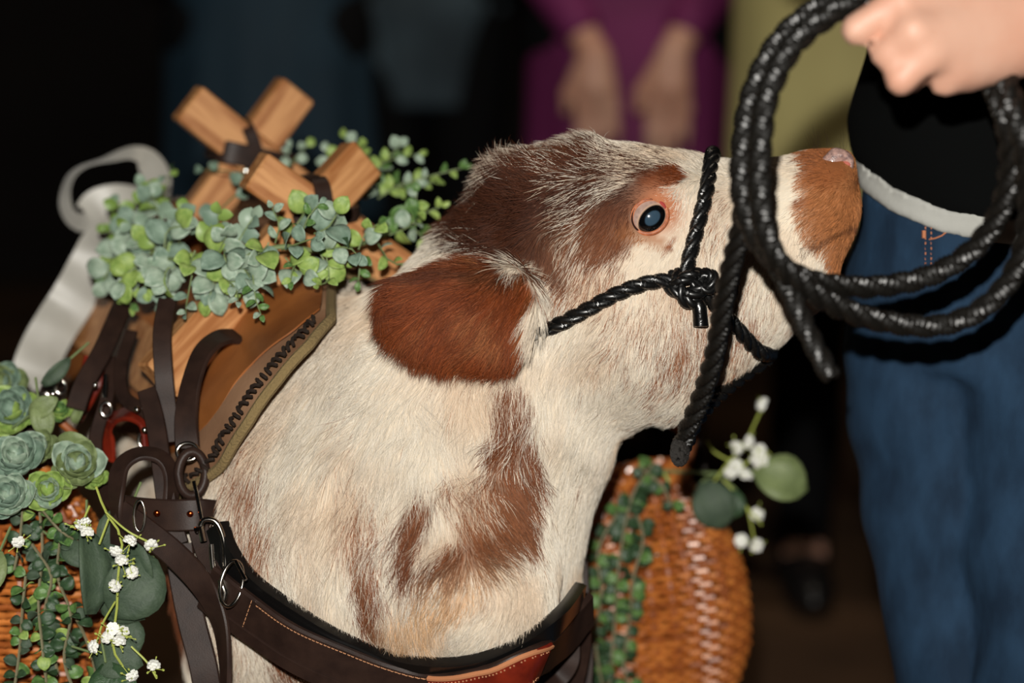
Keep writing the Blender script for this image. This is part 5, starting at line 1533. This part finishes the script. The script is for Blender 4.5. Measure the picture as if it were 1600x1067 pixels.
def shirt_f(P):
    """a loose black shirt, bulging over the waistband and pulled in below"""
    z = P[:, 2]
    g = np.interp(z, [.80, .84, .89, .92, .95, .98, 1.03, 1.08, 1.20, 1.32, 1.40, 1.46], [.152, .153, .1555, .1585, .153, .147, .143, .146, .165, .170, .150, .070])
    ang = np.arctan2(P[:, 1] - hy0, P[:, 0] - hx0)
    g = g + .0025 * np.sin(ang * 7 + z * 20) + .0015 * np.sin(z * 60 + ang * 3)
    r = np.sqrt((P[:, 0] - hx0) ** 2 + ((P[:, 1] - hy0) * 1.40) ** 2)
    f = (r - g) * .75
    # slanting hem: high at the calf's side, lower towards the far side
    hem = SHEM(P[:, 0])
    f = -smin(-f, z - hem, .010); f = np.maximum(f, z - 1.43)
    for a in (arm, arm2):
        f = smin(f, limb(P, [(p, r_ + .014) for p, r_ in a[:2]] + [((a[1][0] * .4 + a[2][0] * .6) if a is arm else a[2][0], a[2][1] + .014)], .02), .02)
    return f
def zy(py, d): return float(at(1500, py, d).z)
HEMX = [float(at(x, 0, 2.09).x) for x in (1325, 1345, 1400, 1470, 1560, 1620, 1750)]
HEMZ = [zy(y, 2.085) for y in (236, 262, 306, 334, 345, 352, 360)]
def SHEM(x): return np.interp(x, HEMX, HEMZ)
nets_mesh('shirt', shirt_f, (hx0 - .30, hy0 - .45, .76), (hx0 + .36, hy0 + .32, 1.46), .0066, knit, hd_root)
under_m = material('grey_cotton', lin(176, 176, 170), rough=.9, noise=(20, lin(164, 164, 158)), bump=(300, .2, .001))
def under_f(P):
    z = P[:, 2]; hem = SHEM(P[:, 0])
    r = np.sqrt((P[:, 0] - hx0) ** 2 + ((P[:, 1] - hy0) * 1.40) ** 2)
    f = (r - .1535 - .0010 * np.sin((z - hem) * 420)) * .75
    wid = np.interp(P[:, 0], HEMX, [.019, .019, .017, .016, .0175, .0175, .0175])
    f = np.maximum(f, (hem - wid) - z); return np.maximum(f, z - (hem + .005))
nets_mesh('undershirt_hem', under_f, (hx0 - .20, hy0 - .16, .74), (hx0 + .20, hy0 + .16, .98), .0038, under_m, hd_root)
denim = material('denim', lin(34, 58, 82), rough=.85, noise=(34, lin(21, 39, 58), (1, 1, .5)), bump=(900, .3, .0006), spec=.2)
LG1 = [(a_(1454, 470, 2.20), .076), (a_(1460, 640, 2.205), .074), (a_(1476, 800, 2.20), .066), (a_(1494, 960, 2.20), .058), (a_(1504, 1080, 2.20), .054)]
LG2 = [(a_(1640, 470, 2.17), .086), (a_(1640, 640, 2.15), .080), (a_(1640, 860, 2.14), .070), (a_(1642, 1080, 2.135), .062)]
def leg_down(L_, e):
    p = L_[-1][0]
    return L_ + [(np.array([p[0], p[1] + .01, .30]), .054), (np.array([p[0], p[1] + .02, .12]), .055), (np.array([p[0], p[1] + .02, .07]), .058)]
J1 = leg_down(LG1, 0); J2 = leg_down(LG2, 1)
def jeans_f(P):
    z = P[:, 2]
    r = np.sqrt((P[:, 0] - hx0) ** 2 + ((P[:, 1] - hy0) * 1.40) ** 2)
    hip = (r - np.interp(z, [.70, .78, .84, .87, .93], [.140, .151, .147, .142, .136])) * .75
    hip = np.maximum(hip, .705 - z)
    l1 = limb(P, J1, .03); l2 = limb(P, J2, .03)
    f = smin(smin(hip, l1, .022), smin(hip, l2, .022), .006)
    # folds fanning down from the hip and at the knees
    fold = .0024 * np.sin((P[:, 0] - hx0) * 62 + z * 48 + 1.5 * np.sin(z * 17)) * np.clip((.86 - z) / .1, 0, 1) + .0010 * np.sin(z * 83 - (P[:, 0] - hx0) * 55)
    f = f + fold * .8
    f = np.maximum(f, z - (SHEM(P[:, 0]) - .012)); return np.maximum(f, .035 - z)
nets_mesh('jeans', jeans_f, (hx0 - .24, hy0 - .22, .02), (hx0 + .24, hy0 + .22, .98), .0068, denim, hd_root)
orange_t = material('orange_thread', lin(176, 106, 66), rough=.7)
mb = MB()
def jp(px, py):
    """on the front of the hips, by walking in towards the body"""
    o = np.array(CAM); d = np.array(at(px, py, 2.0)) - o; d /= np.linalg.norm(d)
    ts = np.linspace(1.9, 2.5, 400); Q = (o + ts[:, None] * d).astype(np.float32)
    f = jeans_f(Q); i = int(np.argmax(f < 0)); return Vector(Q[i] - d * .0006)
for off_ in (0, 9):
    P_ = [jp(1446 + off_, y) for y in range(346, 425, 4)]
    for a, b in zip(P_[::2], P_[1::2]): mb.tube([a, b], .0007, n=4)
P_ = [jp(x, y) for x, y in ((1452, 374), (1462, 372), (1472, 368), (1480, 361), (1485, 352), (1488, 345))]
mb.tube(P_, .0008, n=4)
mb.tube([jp(1444, y) for y in (360, 366, 372)], .0022, n=5)
mb.build('fly_stitching', orange_t, hd_root, kind='stuff')
for J in (J1, J2):
    p = J[-1][0]
    def sf(P, p=p):
        f = el(P, (p[0] - .02, p[1] - .06, .035), (.046, .120, .042)); f = smin(f, rcone(P, (p[0], p[1], .05), (p[0], p[1], .09), .046, .044), .02)
        return np.maximum(f, .003 - P[:, 2])
    nets_mesh('boot', sf, (p[0] - .09, p[1] - .2, -.01), (p[0] + .07, p[1] + .08, .15), .009, shoe_m, hd_root)
